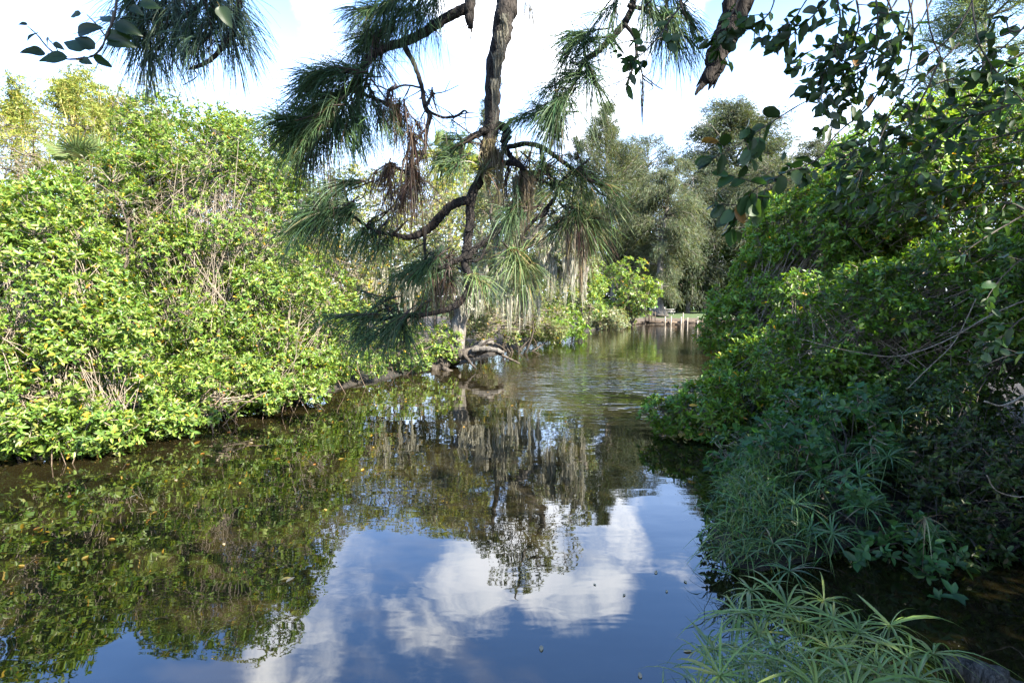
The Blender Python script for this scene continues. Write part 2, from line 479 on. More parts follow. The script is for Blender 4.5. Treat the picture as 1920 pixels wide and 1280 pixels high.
def broadleaf(name, label, cat, seed, base, ells, pal, L=.15, Wd=.055, n=6, rc=.55, dens=.42, per=30, mat='mangrove', shape='hex',
              stems=7, stem_r=.06, twigs=.35, roots=0, root_span=None, group=None, up=.55, bark='shrubbark', zmin=.25, tw_mat='twig', inner=.22, droop=.12, rooted=None, hollow=-1.5, single=0):
    """shrub or tree: stems, twigs and leaf rosettes gathered in clumps over several ellipsoids"""
    rng = np.random.default_rng(seed)
    root = thing(name, label, cat, base, group)
    cc, cr, co = clump_points(rng, ells, rc, dens, zmin, hollow)
    k = np.maximum(4, (per * (cr / rc) ** 2).astype(int))
    ci = np.repeat(np.arange(len(cc)), k)
    d = unit(sphere(rng, len(ci)) + .75 * co[ci] + np.array([0, 0, .15]))
    rad = rng.uniform(.55, 1.08, (len(ci), 1)) * cr[ci][:, None]
    p = cc[ci] + d * rad
    ax = d * .8 + np.array([0, 0, up]) + rng.normal(0, .3, (len(ci), 3))
    if inner:
        q, w = [], int(len(ci) * inner / max(1, len(ells)))
        for c, r in ells:
            dd = sphere(rng, w); q.append(c + dd * r * rng.uniform(.35, .8, (w, 1)))
        q = np.concatenate(q); p = np.vstack([p, q]); ax = np.vstack([ax, rng.normal(0, .6, (len(q), 3)) + [0, 0, .7]])
        ci = np.concatenate([ci, rng.integers(0, len(cc), len(q))])
    keep = p[:, 2] > zmin * .6
    p, ax, ci = p[keep], ax[keep], ci[keep]
    fol = MB()
    if single:      # the leaves nearest the viewer are objects of their own
        out = np.argsort(np.linalg.norm(p - CAM, axis=1) + rng.uniform(0, .9, len(p)))[:single // n]
        vs = []
        for _ in range(10):
            one = MB(); leaves(one, np.zeros((1, 3)), np.array([[1.0, 0, 0]]), np.array([[0, 0, 1.0]]), 1.0, Wd / L * rng.uniform(.85, 1.15), palette(rng, 1, pal), 'hex', .25, droop * rng.uniform(.5, 2))
            vs.append(one.mesh('leaf', MAT[mat]))
        for b_, t_, n_, l_ in zip(*rosettes(None, rng, p[out], ax[out], n, L, Wd, pal, frames=True)):
            put_leaf(root, vs[rng.integers(0, 10)], b_, t_, n_, l_)
        keep = np.ones(len(p), bool); keep[out] = False
        p, ax, ci = p[keep], ax[keep], ci[keep]
    rosettes(fol, rng, p, ax, n, L, Wd, pal, shape=shape, droop=droop)
    fo = fol.build('foliage' if cat != 'tree' else 'crown', MAT[mat], root, stuff=True)
    # stems from the base into the crown, forked limbs to the clumps, twigs into the rosettes
    br = MB()
    base = np.array(base, float)
    ns = min(stems, len(cc))
    pick = rng.choice(len(cc), ns, replace=False)
    b0 = base + rng.normal(0, .25, (ns, 3)) * [1, 1, 0] * (1 if stems > 3 else .2)
    if rooted is not None: b0 = np.array(rooted)[rng.integers(0, len(rooted), ns)] + rng.normal(0, .15, (ns, 3)) * [1, 1, 0]
    e = cc[pick]
    tt = np.linspace(0, 1, 7)[None, :, None]
    mid = (b0 + e) / 2 + rng.normal(0, .6, (ns, 3)) - (e - b0) * [.2, .2, -.1]
    path = b0[:, None] * (1 - tt) ** 2 + 2 * mid[:, None] * tt * (1 - tt) + e[:, None] * tt ** 2
    path[:, 1:-1] += rng.normal(0, stem_r * .5, (ns, 5, 3))
    tubes(br, path, stem_r * rng.uniform(.6, 1.15, (ns, 1)) * np.linspace(1, .3, 7)[None], 6)
    nb = min(len(cc), 60)
    pick2 = rng.choice(len(cc), nb, replace=False)
    src = path[rng.integers(0, ns, nb), rng.integers(3, 7, nb)]
    e2 = cc[pick2]
    near = np.argmin(np.linalg.norm(path.reshape(-1, 3)[None] - e2[:, None], axis=2) + rng.uniform(0, .5, (nb, ns * 7)) + 1.2 * (np.tile(np.arange(7), ns)[None] < 2), 1)
    src = path.reshape(-1, 3)[near]
    ok = np.linalg.norm(src - e2, axis=1) < 3.2 * rc + .25
    src, e2 = src[ok], e2[ok]; nb = len(e2)
    t5 = np.linspace(0, 1, 5)[None, :, None]
    m2 = (src + e2) / 2 + rng.normal(0, .32, (nb, 3)) + [0, 0, .1]
    pth = src[:, None] * (1 - t5) ** 2 + 2 * m2[:, None] * t5 * (1 - t5) + e2[:, None] * t5 ** 2
    if nb: tubes(br, pth, stem_r * .30 * rng.uniform(.7, 1.2, (nb, 1)) * np.linspace(1, .4, 5)[None], 4)
    br.build('branches' if cat != 'tree' else 'trunk', MAT[bark], root, smooth=True)
    if twigs:
        tw = MB()
        s = rng.random(len(p)) < twigs
        a, c = p[s], cc[ci[s]]
        f = rng.uniform(.5, 1.0, (len(a), 1)); c = a + (c - a) * f
        mm = (a + c) / 2 + rng.normal(0, .06, a.shape)
        tubes(tw, np.stack([c, mm, a], 1), np.tile(np.array([.011, .008, .005]) * (L / .15) ** .5, (len(a), 1)), 3)
        tw.build('twigs', MAT[tw_mat], root, stuff=True)
    if roots:
        for i in range(roots):
            f = rng.random()
            a = np.array(root_span[0]) * (1 - f) + np.array(root_span[1]) * f + rng.normal(0, .12, 3) * [1, 1, 0]
            top = a + np.array([rng.normal(-.2, .5), rng.uniform(.2, .9), rng.uniform(.5, 1.1)])
            bot = a + np.array([rng.normal(0, .45), -rng.uniform(-.2, .5), 0]); bot[2] = -.15
            mid_ = (top + bot) / 2 + np.array([rng.normal(0, .1), -rng.uniform(.1, .3), .2])
            rm = MB(); tubes(rm, curve([top, mid_, bot], 4)[None], np.linspace(.015, .008, 9)[None] * rng.uniform(.6, 1.3), 5)
            rm.build('prop_root', MAT['root'], root, smooth=True)
    return root

YEL = (.50, .32, .035); ORG = (.46, .22, .03)
LIT = [((.14, .215, .030), 5), ((.175, .245, .042), 4), ((.10, .17, .028), 4), ((.065, .125, .026), 3.5), ((.25, .29, .08), 1.8), (YEL, .26), (ORG, .06)]
LITY = [((.21, .24, .045), 5), ((.26, .27, .06), 3), ((.15, .19, .04), 3), (YEL, .35)]
GREY = [((.16, .185, .09), 5), ((.20, .205, .115), 3), ((.11, .14, .06), 3), ((.26, .20, .11), .5)]
OLIVE = [((.10, .13, .035), 5), ((.13, .15, .05), 3), ((.17, .16, .07), 1), (YEL, .2)]
DEEP = [((.10, .195, .022), 5), ((.135, .23, .027), 4), ((.072, .145, .02), 3), ((.20, .25, .036), 1.0), (YEL, .10), (ORG, .05)]
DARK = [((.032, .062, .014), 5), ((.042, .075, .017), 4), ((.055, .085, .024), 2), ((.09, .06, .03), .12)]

def base_of(x, y, d, z=None):
    p = P(x, y, d)
    p[2] = float(ground_z(p[0:1], p[1:2])[0]) if z is None else z
    return p

# --- left bank, from the nearest shrub backwards
broadleaf('mangrove_shrub', 'sunlit mangrove shrub filling the left edge, lowest leaves touching the water', 'shrub', 11, base_of(0, 800, 12.2),
          [E(20, 590, 12.0, 190, 200, 1.9), E(190, 690, 12.0, 105, 120, 1.2), E(110, 790, 10.9, 125, 62, .7), E(-140, 700, 11, 170, 200, 1.6), E(60, 430, 13, 100, 95, 1.4), E(215, 798, 11.3, 50, 38, .5), E(20, 815, 10.6, 140, 55, .7), E(150, 835, 10.9, 80, 26, .5)],
          LIT, L=.135, Wd=.054, n=6, rc=.5, per=38, dens=.5, hollow=-1.0, inner=.55, single=300, stems=5, stem_r=.045, twigs=.2, roots=9, root_span=(W(60, 870), W(220, 840)), zmin=.12)
broadleaf('mangrove_tree', 'tallest sunlit mangrove on the left bank, round crown against the sky', 'tree', 12, base_of(400, 740, 17.5),
          [E(430, 420, 18, 165, 190, 2.4), E(345, 265, 20, 95, 85, 1.8), E(290, 520, 16.5, 95, 150, 1.5), E(400, 640, 15.6, 130, 100, 1.3), E(250, 400, 18, 90, 90, 1.6), E(455, 310, 20, 80, 70, 1.8), E(300, 340, 19, 80, 80, 1.6)],
          LIT, L=.135, Wd=.051, n=6, rc=.62, per=40, dens=.5, hollow=-1.0, inner=.55, stems=6, stem_r=.07, twigs=.2)
broadleaf('mangrove_shrub', 'rounded sunlit mangrove shrub leaning over brown water, bare roots showing beneath', 'shrub', 13, base_of(560, 730, 17.6),
          [E(520, 610, 17, 110, 120, 1.5), E(590, 660, 18.3, 75, 75, 1.2), E(500, 735, 15.2, 70, 48, .7), E(560, 725, 16.4, 60, 40, .7)],
          LIT, L=.132, Wd=.050, n=6, rc=.52, per=38, dens=.5, hollow=-1.0, inner=.55, stems=5, stem_r=.045, twigs=.2, roots=18, root_span=(W(470, 795), W(570, 760)), zmin=.3)
broadleaf('mangrove_shrub', 'low sunlit mangrove lobes spreading over the water under the tallest mangrove', 'shrub', 213, base_of(350, 760, 14.2),
          [E(400, 728, 14.2, 100, 55, .8), E(330, 755, 12.9, 85, 50, .7), E(275, 790, 12.3, 58, 34, .6), E(450, 745, 14.4, 60, 34, .6)],
          LIT, L=.135, Wd=.05, n=6, rc=.45, per=34, dens=.5, hollow=-1.3, inner=.5, stems=4, stem_r=.035, twigs=.2, roots=10, root_span=(W(300, 825), W(440, 795)), zmin=.2)
broadleaf('mangrove_shrub', 'low mangrove shrub at the waterline left of the drooping pine needles', 'shrub', 14, base_of(650, 700, 20.8),
          [E(650, 690, 20.3, 50, 34, .7), E(625, 640, 21, 45, 45, .9), E(600, 560, 21.5, 55, 70, 1.2)], LIT, L=.16, Wd=.06, rc=.45, per=22, stems=6, roots=6, root_span=(W(600, 745), W(690, 716)))
broadleaf('buttonwood_shrub', 'bright little shrub below the hanging pine needles, beside the fallen log', 'shrub', 15, base_of(740, 670, 23),
          [E(730, 655, 23.2, 70, 40, 1.0), E(790, 675, 23.6, 38, 22, .5), E(700, 620, 24, 60, 40, 1.0), E(820, 640, 24.4, 40, 26, .6), E(770, 688, 22.8, 50, 18, .5), E(700, 704, 21.8, 50, 20, .6)], LIT, L=.16, Wd=.06, rc=.45, per=22, stems=6, roots=6, root_span=(W(700, 712), W(800, 690)))
broadleaf('buttonwood_shrub', 'yellow speckled shrub with tangled brown twigs above the low waterline shrubs', 'shrub', 16, base_of(650, 640, 25.5),
          [E(650, 540, 25, 95, 60, 1.6), E(740, 520, 26, 80, 55, 1.6), E(580, 480, 25, 60, 60, 1.4)], [((.12, .15, .04), 5), ((.17, .19, .05), 3), (YEL, .9), ((.2, .13, .06), .8)], L=.15, Wd=.055, rc=.5, per=15, dens=.4, stems=12, twigs=.8, inner=.1)
broadleaf('wax_myrtle', 'grey green small leaved shrub sloping down behind the tallest mangrove', 'shrub', 17, base_of(560, 500, 26),
          [E(555, 390, 26, 85, 85, 2.0), E(500, 330, 27, 70, 60, 1.8), E(620, 440, 27, 70, 60, 1.8), E(430, 390, 23.5, 90, 85, 1.5), E(360, 440, 22, 80, 80, 1.3)], GREY, L=.10, Wd=.035, n=7, rc=.5, per=34, shape='dia', stems=8, twigs=.5)
broadleaf('dead_shrub', 'brownish twiggy half bare shrub in the dip behind the left edge mangrove', 'shrub', 18, base_of(190, 560, 15.5),
          [E(180, 380, 15.8, 75, 55, 1.0), E(130, 350, 17, 70, 50, 1.0), E(240, 330, 19, 60, 50, 1.0)], [((.16, .15, .09), 4), ((.11, .12, .05), 3), ((.22, .13, .06), 1)], L=.11, Wd=.035, n=4, rc=.5, per=12, dens=.4, shape='dia', stems=14, twigs=1.0, inner=.1)
broadleaf('bay_tree', 'pale olive open crowned tree behind the left edge mangrove', 'tree', 19, base_of(40, 500, 23),
          [E(30, 300, 22, 110, 70, 2.2), E(-80, 280, 22, 110, 100, 2.2), E(110, 270, 24, 80, 55, 2.0)], LITY, L=.13, Wd=.04, n=6, rc=.6, per=20, dens=.36, shape='dia', stems=9, stem_r=.07, inner=.1)
broadleaf('bay_tree', 'thin leaved sunlit tree just left of the tallest mangrove top', 'tree', 20, base_of(230, 500, 26),
          [E(255, 235, 25.5, 45, 45, 1.5), E(290, 205, 26, 50, 45, 1.6)], LITY, L=.13, Wd=.04, n=6, rc=.6, per=18, dens=.34, shape='dia', stems=7, stem_r=.07, inner=.1)
broadleaf('bay_tree', 'yellow green tree glowing behind the brown dead pine tufts', 'tree', 21, base_of(770, 560, 33),
          [E(770, 400, 32, 110, 80, 2.8), E(700, 380, 33, 80, 70, 2.5), E(840, 350, 34, 70, 60, 2.2)], LITY, L=.18, Wd=.06, n=6, rc=.7, per=22, shape='dia', stems=8, stem_r=.08)
broadleaf('bay_tree', 'dull green tree filling the gap behind the mossy oak', 'tree', 22, base_of(900, 570, 40),
          [E(880, 440, 40, 130, 110, 3), E(1010, 440, 42, 100, 110, 3), E(760, 490, 40, 120, 80, 3), E(940, 540, 38, 150, 60, 2)], OLIVE, L=.22, Wd=.085, n=5, rc=.9, per=20, shape='dia', stems=8, stem_r=.1, twigs=0)

# --- bamboo behind the left bank
BAM = [((.24, .26, .05), 4), ((.18, .22, .045), 4), ((.30, .29, .08), 2), ((.13, .18, .04), 2)]
def bamboo(seed, x, ytop, d, wpx, label, n=7):
    rng = np.random.default_rng(seed)
    b = base_of(x, 500, d)
    root = thing('bamboo_clump', label, 'bamboo', b, 'bamboo clumps behind the left bank')
    top = P(x, ytop, d)
    fol = MB()
    for i in range(n):
        e = top + np.array([rng.normal(0, wpx * .5) * d / F, rng.normal(0, .8), -abs(rng.normal(0, .09)) * (top[2])])
        s = b + rng.normal(0, .5, 3) * [1, 1, 0]
        mid = s * .35 + e * .65; mid[2] = s[2] + .75 * (e[2] - s[2]); mid[:2] = s[:2] * .7 + e[:2] * .3
        c = curve([s, mid, e], 8)
        cm = MB(); tubes(cm, c[None], np.linspace(.05, .008, len(c))[None], 5); cm.build('culm', MAT['culm'], root, smooth=True)
        nt = 85
        f = rng.uniform(.30, 1, nt); j = f * (len(c) - 1); j0 = np.minimum(j.astype(int), len(c) - 2)
        p0 = c[j0] + (c[j0 + 1] - c[j0]) * (j - j0)[:, None]
        dr = unit(rng.normal(0, 1, (nt, 3)) * [1, 1, .25] + [0, 0, .2])
        ln = rng.uniform(.3, 1.3, (nt, 1)) * (1.15 - .5 * f[:, None])
        for kk in range(4):
            pp = p0 + dr * ln * (.4 + .2 * kk) - np.array([0, 0, 1]) * (ln * (.4 + .2 * kk)) ** 2 * .25
            rosettes(fol, rng, pp, dr * .7 + [0, 0, -.45] + rng.normal(0, .2, (nt, 3)), 4, .24, .045, BAM, 20, 75, 'dia', .1)
    fol.build('foliage', MAT['soft'], root, stuff=True)
bamboo(31, 40, 150, 29, 40, 'airy bamboo clump at the far left edge, above the pale olive tree')
bamboo(32, 130, 122, 30, 45, 'tallest airy bamboo clump, yellow green plumes below the hanging leafy sprig', 9)
bamboo(33, 225, 165, 30, 35, 'bamboo clump under the overhanging pine needles at upper left')
bamboo(34, 285, 170, 31, 30, 'bamboo clump beside the top of the tallest mangrove')
bamboo(35, 175, 130, 33, 30, 'darker bamboo clump standing behind the other plumes')
bamboo(36, -40, 120, 28, 40, 'bamboo clump cut by the left border of the view')

# --- palms
def palm(seed, x, y, d, label, nf=11, L=.95):
    rng = np.random.default_rng(seed)
    c = P(x, y, d); b = base_of(x, 560, d)
    root = thing('cabbage_palm', label, 'palm', b)
    tm = MB(); tubes(tm, curve([b, (b + c) / 2 + [.08, 0, 0], c], 5)[None], np.full((1, 11), .14), 8); tm.build('trunk', MAT['bark'], root, smooth=True)
    for i in range(nf):
        az = i * 2.4 + rng.normal(0, .2); elv = rng.uniform(-.4, 1.25)
        a = np.array([cos(az) * cos(elv), sin(az) * cos(elv), sin(elv)])
        q = c + a * rng.uniform(.5, .8)
        fm = MB(); tubes(fm, np.stack([c, (c + q) / 2 + [0, 0, .05], q])[None], np.array([[.02, .014, .012]]), 4, col=(.2, .22, .06))
        nb = 22; th = np.linspace(-1.75, 1.75, nb)
        u, w = perp(a[None]); u, w = u[0], w[0]
        if w[2] < 0: w = -w
        t_ = a[None] * np.cos(th)[:, None] + u[None] * np.sin(th)[:, None]
        leaves(fm, np.repeat(q[None], nb, 0), t_ - np.array([0, 0, .12]), np.repeat(w[None], nb, 0), L * rng.uniform(.8, 1, nb) * (1 - .12 * np.abs(th)), .05, palette(rng, nb, [((.13, .18, .07), 1), ((.16, .20, .08), 1)], .1), 'hex', .4, .05)
        fm.build('frond', MAT['soft'], root)
palm(41, 143, 318, 20, 'small cabbage palm with stiff fan leaves among the olive trees')
palm(42, 192, 326, 20.5, 'second cabbage palm, fans pale and half hidden by the tallest mangrove')
palm(43, 870, 305, 42, 'distant cabbage palm crown beside the hanging air plant', 16, 1.6)
palm(44, 815, 285, 44, 'distant cabbage palm left of the dangling dead twigs', 16, 1.6)

# --- mossy oak, leaning over the creek
rng = np.random.default_rng(50)
OAKB = W(846, 672); OAKB[2] = .25
oak = broadleaf('live_oak', 'grey green live oak draped with pale moss, trunk leaning beside the fallen log', 'tree', 51, OAKB,
          [E(900, 440, 25, 120, 70, 2.2), E(1020, 430, 24, 85, 75, 2.0), E(780, 520, 26, 80, 50, 1.8), E(970, 375, 23.5, 70, 55, 1.8), E(1060, 480, 25, 60, 50, 1.6), E(900, 560, 27, 90, 40, 1.6), E(985, 530, 25.5, 70, 45, 1.6), E(985, 335, 22.6, 62, 40, 1.4), E(1030, 360, 22.8, 50, 40, 1.2), E(930, 350, 23.2, 50, 40, 1.2)],
          GREY, L=.12, Wd=.05, n=6, rc=.5, per=22, dens=.36, shape='dia', stems=3, stem_r=.1, inner=.15)
tm = MB()
for pix in ([(842, 676, 22, 25), (858, 640, 17, 25), (862, 600, 13, 25), (872, 560, 13, 25), (900, 520, 11, 24.8), (950, 480, 10, 24.3), (1000, 440, 8, 23.8), (1020, 400, 5.5, 23.3), (990, 350, 4, 22.6), (972, 300, 2.6, 22.2), (966, 262, 1.5, 22.0), (972, 248, .8, 22)],
            [(870, 570, 8, 25), (850, 530, 6, 25.3), (800, 510, 4, 25.8), (760, 520, 2, 26)],
            [(960, 475, 7, 24.2), (1010, 505, 7, 24.2), (1060, 506, 6, 24.3), (1092, 518, 5, 24.4), (1103, 500, 3, 24.4)],
            [(1092, 516, 4, 24.4), (1100, 540, 2, 24.4)],
            [(930, 500, 6, 24.6), (930, 440, 5, 24.4), (920, 390, 3, 24), (940, 350, 1.5, 24)]):
    limb(tm, rng, pix, 25, 8, .1, 5)
tm.build('trunk', MAT['bark'], oak, smooth=True)
def moss(seed, spots, d, label, width=9, nf=40, col=((.50, .47, .38), (.42, .40, .32), (.31, .30, .23))):
    """one hanging curtain of moss made of many thin fibres"""
    rng = np.random.default_rng(seed)
    mb = MB()
    if d > 4:
        spots = list(spots) + [(x + rng.normal(0, width * 1.5), y0 + rng.normal(0, 16), y1 + rng.normal(-8, 18)) for (x, y0, y1) in spots for _ in range(2)]
    for (x, y0, y1) in spots:
        n = nf if d > 4 else int(nf * 1.8)
        s = d / F
        a = np.repeat(P(x, y0, d)[None], n, 0) + rng.normal(0, width * .30 * s, (n, 3)) * [1, .8, .3]
        ln = (y1 - y0) * s * rng.uniform(.2, 1.12, n) ** .8
        m_ = 9; tt = np.linspace(0, 1, m_)
        drift = rng.normal(0, 1, (n, 1, 3)) * np.array([1, 1, 0]) * width * .25 * s
        conv = (a.mean(0) - a)[:, None] * tt[None, :, None] * [.75, .75, 0]
        path = a[:, None] + conv + drift * np.sin(tt * rng.uniform(4, 11, (n, 1)) + rng.uniform(0, 6, (n, 1)))[:, :, None] * .9 - np.array([0, 0, 1]) * (ln[:, None] * tt[None])[:, :, None]
        w = min(width * s * .065, .0020 if d < 4 else 1) * np.array([.7, 1.1, 1.2, 1.1, 1, .85, .6, .35, .04]) * rng.uniform(.6, 1.3, (n, 1))
        th = rng.uniform(0, pi, (n, 1, 1)) + tt[None, :, None] * 2
        sd_ = np.concatenate([np.cos(th), np.sin(th), th * 0], 2) * w[:, :, None]
        v = np.stack([path - sd_, path + sd_], 2)
        idx = np.arange(n * m_ * 2).reshape(n, m_, 2)
        q = np.stack([idx[:, :-1, 0], idx[:, :-1, 1], idx[:, 1:, 1], idx[:, 1:, 0]], -1).reshape(-1, 4)
        cc = np.array(col)[rng.integers(0, len(col), n)] * rng.uniform(.75, 1.15, (n, 1))
        mb.add(v.reshape(-1, 3), quads=q, col=np.repeat(cc, m_ * 2, 0))
    o = mb.build('spanish_moss', MAT['moss'])
    return tag(o, label, 'moss', 'spanish moss hanging from the trees')
moss(61, [(948, 500, 590), (955, 510, 625), (942, 505, 600)], 24.0, 'longest pale moss beard, its tip almost reaching the water beside the oak')
moss(62, [(905, 510, 590), (915, 520, 575), (925, 505, 582)], 24.2, 'moss beard between the oak trunk and the longest moss beard')
moss(63, [(1030, 440, 545), (1040, 430, 560), (1022, 450, 530), (1034, 450, 550)], 23.6, 'wide pale moss curtain hanging left of the bare grey oak limb', 10)
moss(64, [(1066, 430, 545), (1070, 450, 520)], 23.2, 'narrow moss rope crossing the bare grey oak limb')
moss(65, [(1098, 420, 500), (1092, 430, 520)], 23.2, 'moss strand hanging over the tip of the bare grey oak limb')
moss(66, [(1093, 520, 580)], 24.3, 'thin moss tassel dangling below the forked end of the oak limb', 6)
moss(67, [(968, 410, 480), (960, 415, 465), (975, 405, 470)], 23.8, 'thick pale moss bundle high in the oak behind the pine twigs', 12)
moss(68, [(985, 540, 610), (1000, 530, 585), (975, 530, 600)], 24.6, 'moss fringe over the dark undergrowth right of the longest beard')
moss(69, [(760, 525, 580), (745, 520, 570), (775, 525, 565)], 24.6, 'short moss fringe above the bright little shrub left of the oak trunk')
moss(70, [(830, 470, 530), (820, 460, 520), (845, 480, 540)], 24.8, 'faint moss veil hanging left of the upper oak trunk')
moss(71, [(700, 520, 585), (715, 525, 590), (688, 520, 570)], 24.4, 'moss fringe beside the yellow speckled shrub')
moss(72, [(885, 540, 590), (878, 560, 600), (893, 550, 600)], 24.2, 'short moss tassels right against the oak trunk')
moss(73, [(1012, 500, 570), (1050, 500, 560)], 24.2, 'sparse moss threads hanging from the middle of the grey limb', 7)

rng = np.random.default_rng(75)
log = thing('fallen_log', 'weathered fallen log lying on the waterline below the leaning oak', 'log', W(880, 676))
lm = MB(); limb(lm, rng, [(812, 700, 13, 24.3), (835, 678, 11, 24.4), (865, 664, 10, 24.3), (890, 661, 8, 24.2), (915, 655, 5, 24.1)], 24, 10, .12, 6, col=(.45, .42, .40)); lm.build('root_mass', MAT['bark'], log, smooth=True)
lm = MB(); limb(lm, rng, [(885, 657, 5, 24.0), (905, 654, 5, 23.9), (930, 656, 5, 23.8), (944, 662, 3.6, 23.8)], 24, 10, .1, 6); lm.build('trunk', MAT['driftwood'], log, smooth=True)
lm = MB(); limb(lm, rng, [(890, 655, 6, 24.3), (905, 645, 6, 24.3), (920, 640, 5, 24.3), (924, 645, 3, 24.3)], 24, 8, .12, 5); lm.build('branch_stub', MAT['driftwood'], log, smooth=True)
for pix in ([(850, 668, 4, 24.2), (846, 650, 3, 24.0), (838, 640, 1.2, 23.9)], [(900, 655, 3, 24), (912, 640, 2.2, 23.9), (930, 636, 1, 23.9)], [(870, 664, 4, 24.1), (880, 678, 3, 23.9), (892, 690, 1.5, 23.8)], [(830, 690, 5, 24), (850, 700, 3.5, 23.8), (872, 706, 1.5, 23.6)]):
    lm = MB(); limb(lm, rng, pix, 24, 6, .15, 5, col=(.4, .37, .35)); lm.build('branch', MAT['bark'], log, smooth=True)
lm = MB(); limb(lm, rng, [(930, 660, 3, 24), (955, 672, 2.4, 24.0), (975, 682, 1.5, 24)], 24, 6, .1, 5, col=(.5, .45, .4)); lm.build('branch', MAT['bark'], log, smooth=True)

# --- shrubs along the far left shore
broadleaf('buttonwood_shrub', 'dark undergrowth shrub with dangling roots behind the fallen log', 'shrub', 81, base_of(960, 620, 32),
          [E(950, 590, 32, 75, 45, 1.5), E(1010, 600, 34, 50, 35, 1.4), E(890, 600, 30, 45, 40, 1.2)], OLIVE, L=.2, Wd=.07, n=5, rc=.5, per=16, shape='dia', stems=10, roots=12, root_span=(W(900, 668), W(1010, 648)), twigs=.8)
broadleaf('mangrove_shrub', 'bright low shrub drooping into the water right of the dark undergrowth', 'shrub', 82, base_of(1050, 615, 41),
          [E(1040, 605, 39, 48, 28, 1.4), E(1072, 622, 40.5, 30, 16, .8), E(1000, 622, 36.5, 40, 18, .9)], DEEP[:3] + LIT[:2], L=.26, Wd=.1, n=6, rc=.55, per=16, shape='dia', stems=8)
broadleaf('mangrove_shrub', 'bright yellow green shrub below the forked grey oak limb', 'shrub', 83, base_of(1080, 590, 46),
          [E(1085, 555, 45, 55, 48, 2), E(1050, 530, 46, 45, 55, 2), E(1100, 520, 47, 35, 30, 1.5)], LIT, L=.27, Wd=.1, n=6, rc=.65, per=16, shape='dia', stems=8)
broadleaf('saltbush', 'low grey bush trailing on the water beside the far bank', 'shrub', 84, base_of(1130, 600, 57),
          [E(1130, 606, 56, 42, 14, 1.5), E(1150, 600, 58, 30, 14, 1.5), E(1110, 590, 56, 30, 18, 1.5)], GREY, L=.3, Wd=.09, n=6, rc=.6, per=14, shape='dia', stems=6, zmin=.1)
broadleaf('mangrove_tree', 'small light green tree standing left of the dock, in front of the casuarinas', 'tree', 85, base_of(1180, 580, 64),
          [E(1180, 525, 64, 36, 36, 2), E(1195, 555, 63, 30, 30, 1.8), E(1215, 540, 63, 22, 14, 1.0), E(1165, 575, 64, 25, 18, 1.5)], LIT, L=.36, Wd=.14, n=6, rc=.8, per=15, shape='dia', stems=7, stem_r=.1)
broadleaf('saltbush', 'small green bush on the bank beside the dock railing', 'shrub', 86, base_of(1170, 592, 66),
          [E(1172, 590, 66, 22, 13, 1.2)], OLIVE, L=.3, Wd=.1, n=6, rc=.6, per=14, shape='dia', stems=6, zmin=.2)

# --- casuarinas and the woods behind the lawn
CAS = [((.068, .086, .042), 5), ((.088, .104, .050), 4), ((.065, .083, .045), 3), ((.15, .145, .09), 1)]
CASD = [((.052, .07, .04), 5), ((.066, .082, .047), 3), ((.10, .10, .065), 1)]
def sprays(mb, rng, p, dr, L, Wd, pal, droop=.35):
    n = len(p)
    t1 = unit(dr + rng.normal(0, .35, (n, 3))); t2 = unit(t1 + [0, 0, -droop * 2])
    sd_ = unit(np.cross(t1, rng.normal(size=(n, 3))))
    l = L * rng.uniform(.6, 1.25, (n, 1)); w = Wd * rng.uniform(.6, 1.2, (n, 1))
    a = p; b_ = p + t1 * l * .5; c = b_ + t2 * l * .5
    v = np.stack([a - sd_ * w * .4, a + sd_ * w * .4, b_ + sd_ * w * .5, b_ - sd_ * w * .5, c], 1)
    i = np.arange(n)[:, None] * 5
    mb.add(v.reshape(-1, 3), quads=i + [[0, 1, 2, 3]], tris=i + [[3, 2, 4]], col=np.repeat(palette(rng, n, pal, .25), 5, 0))
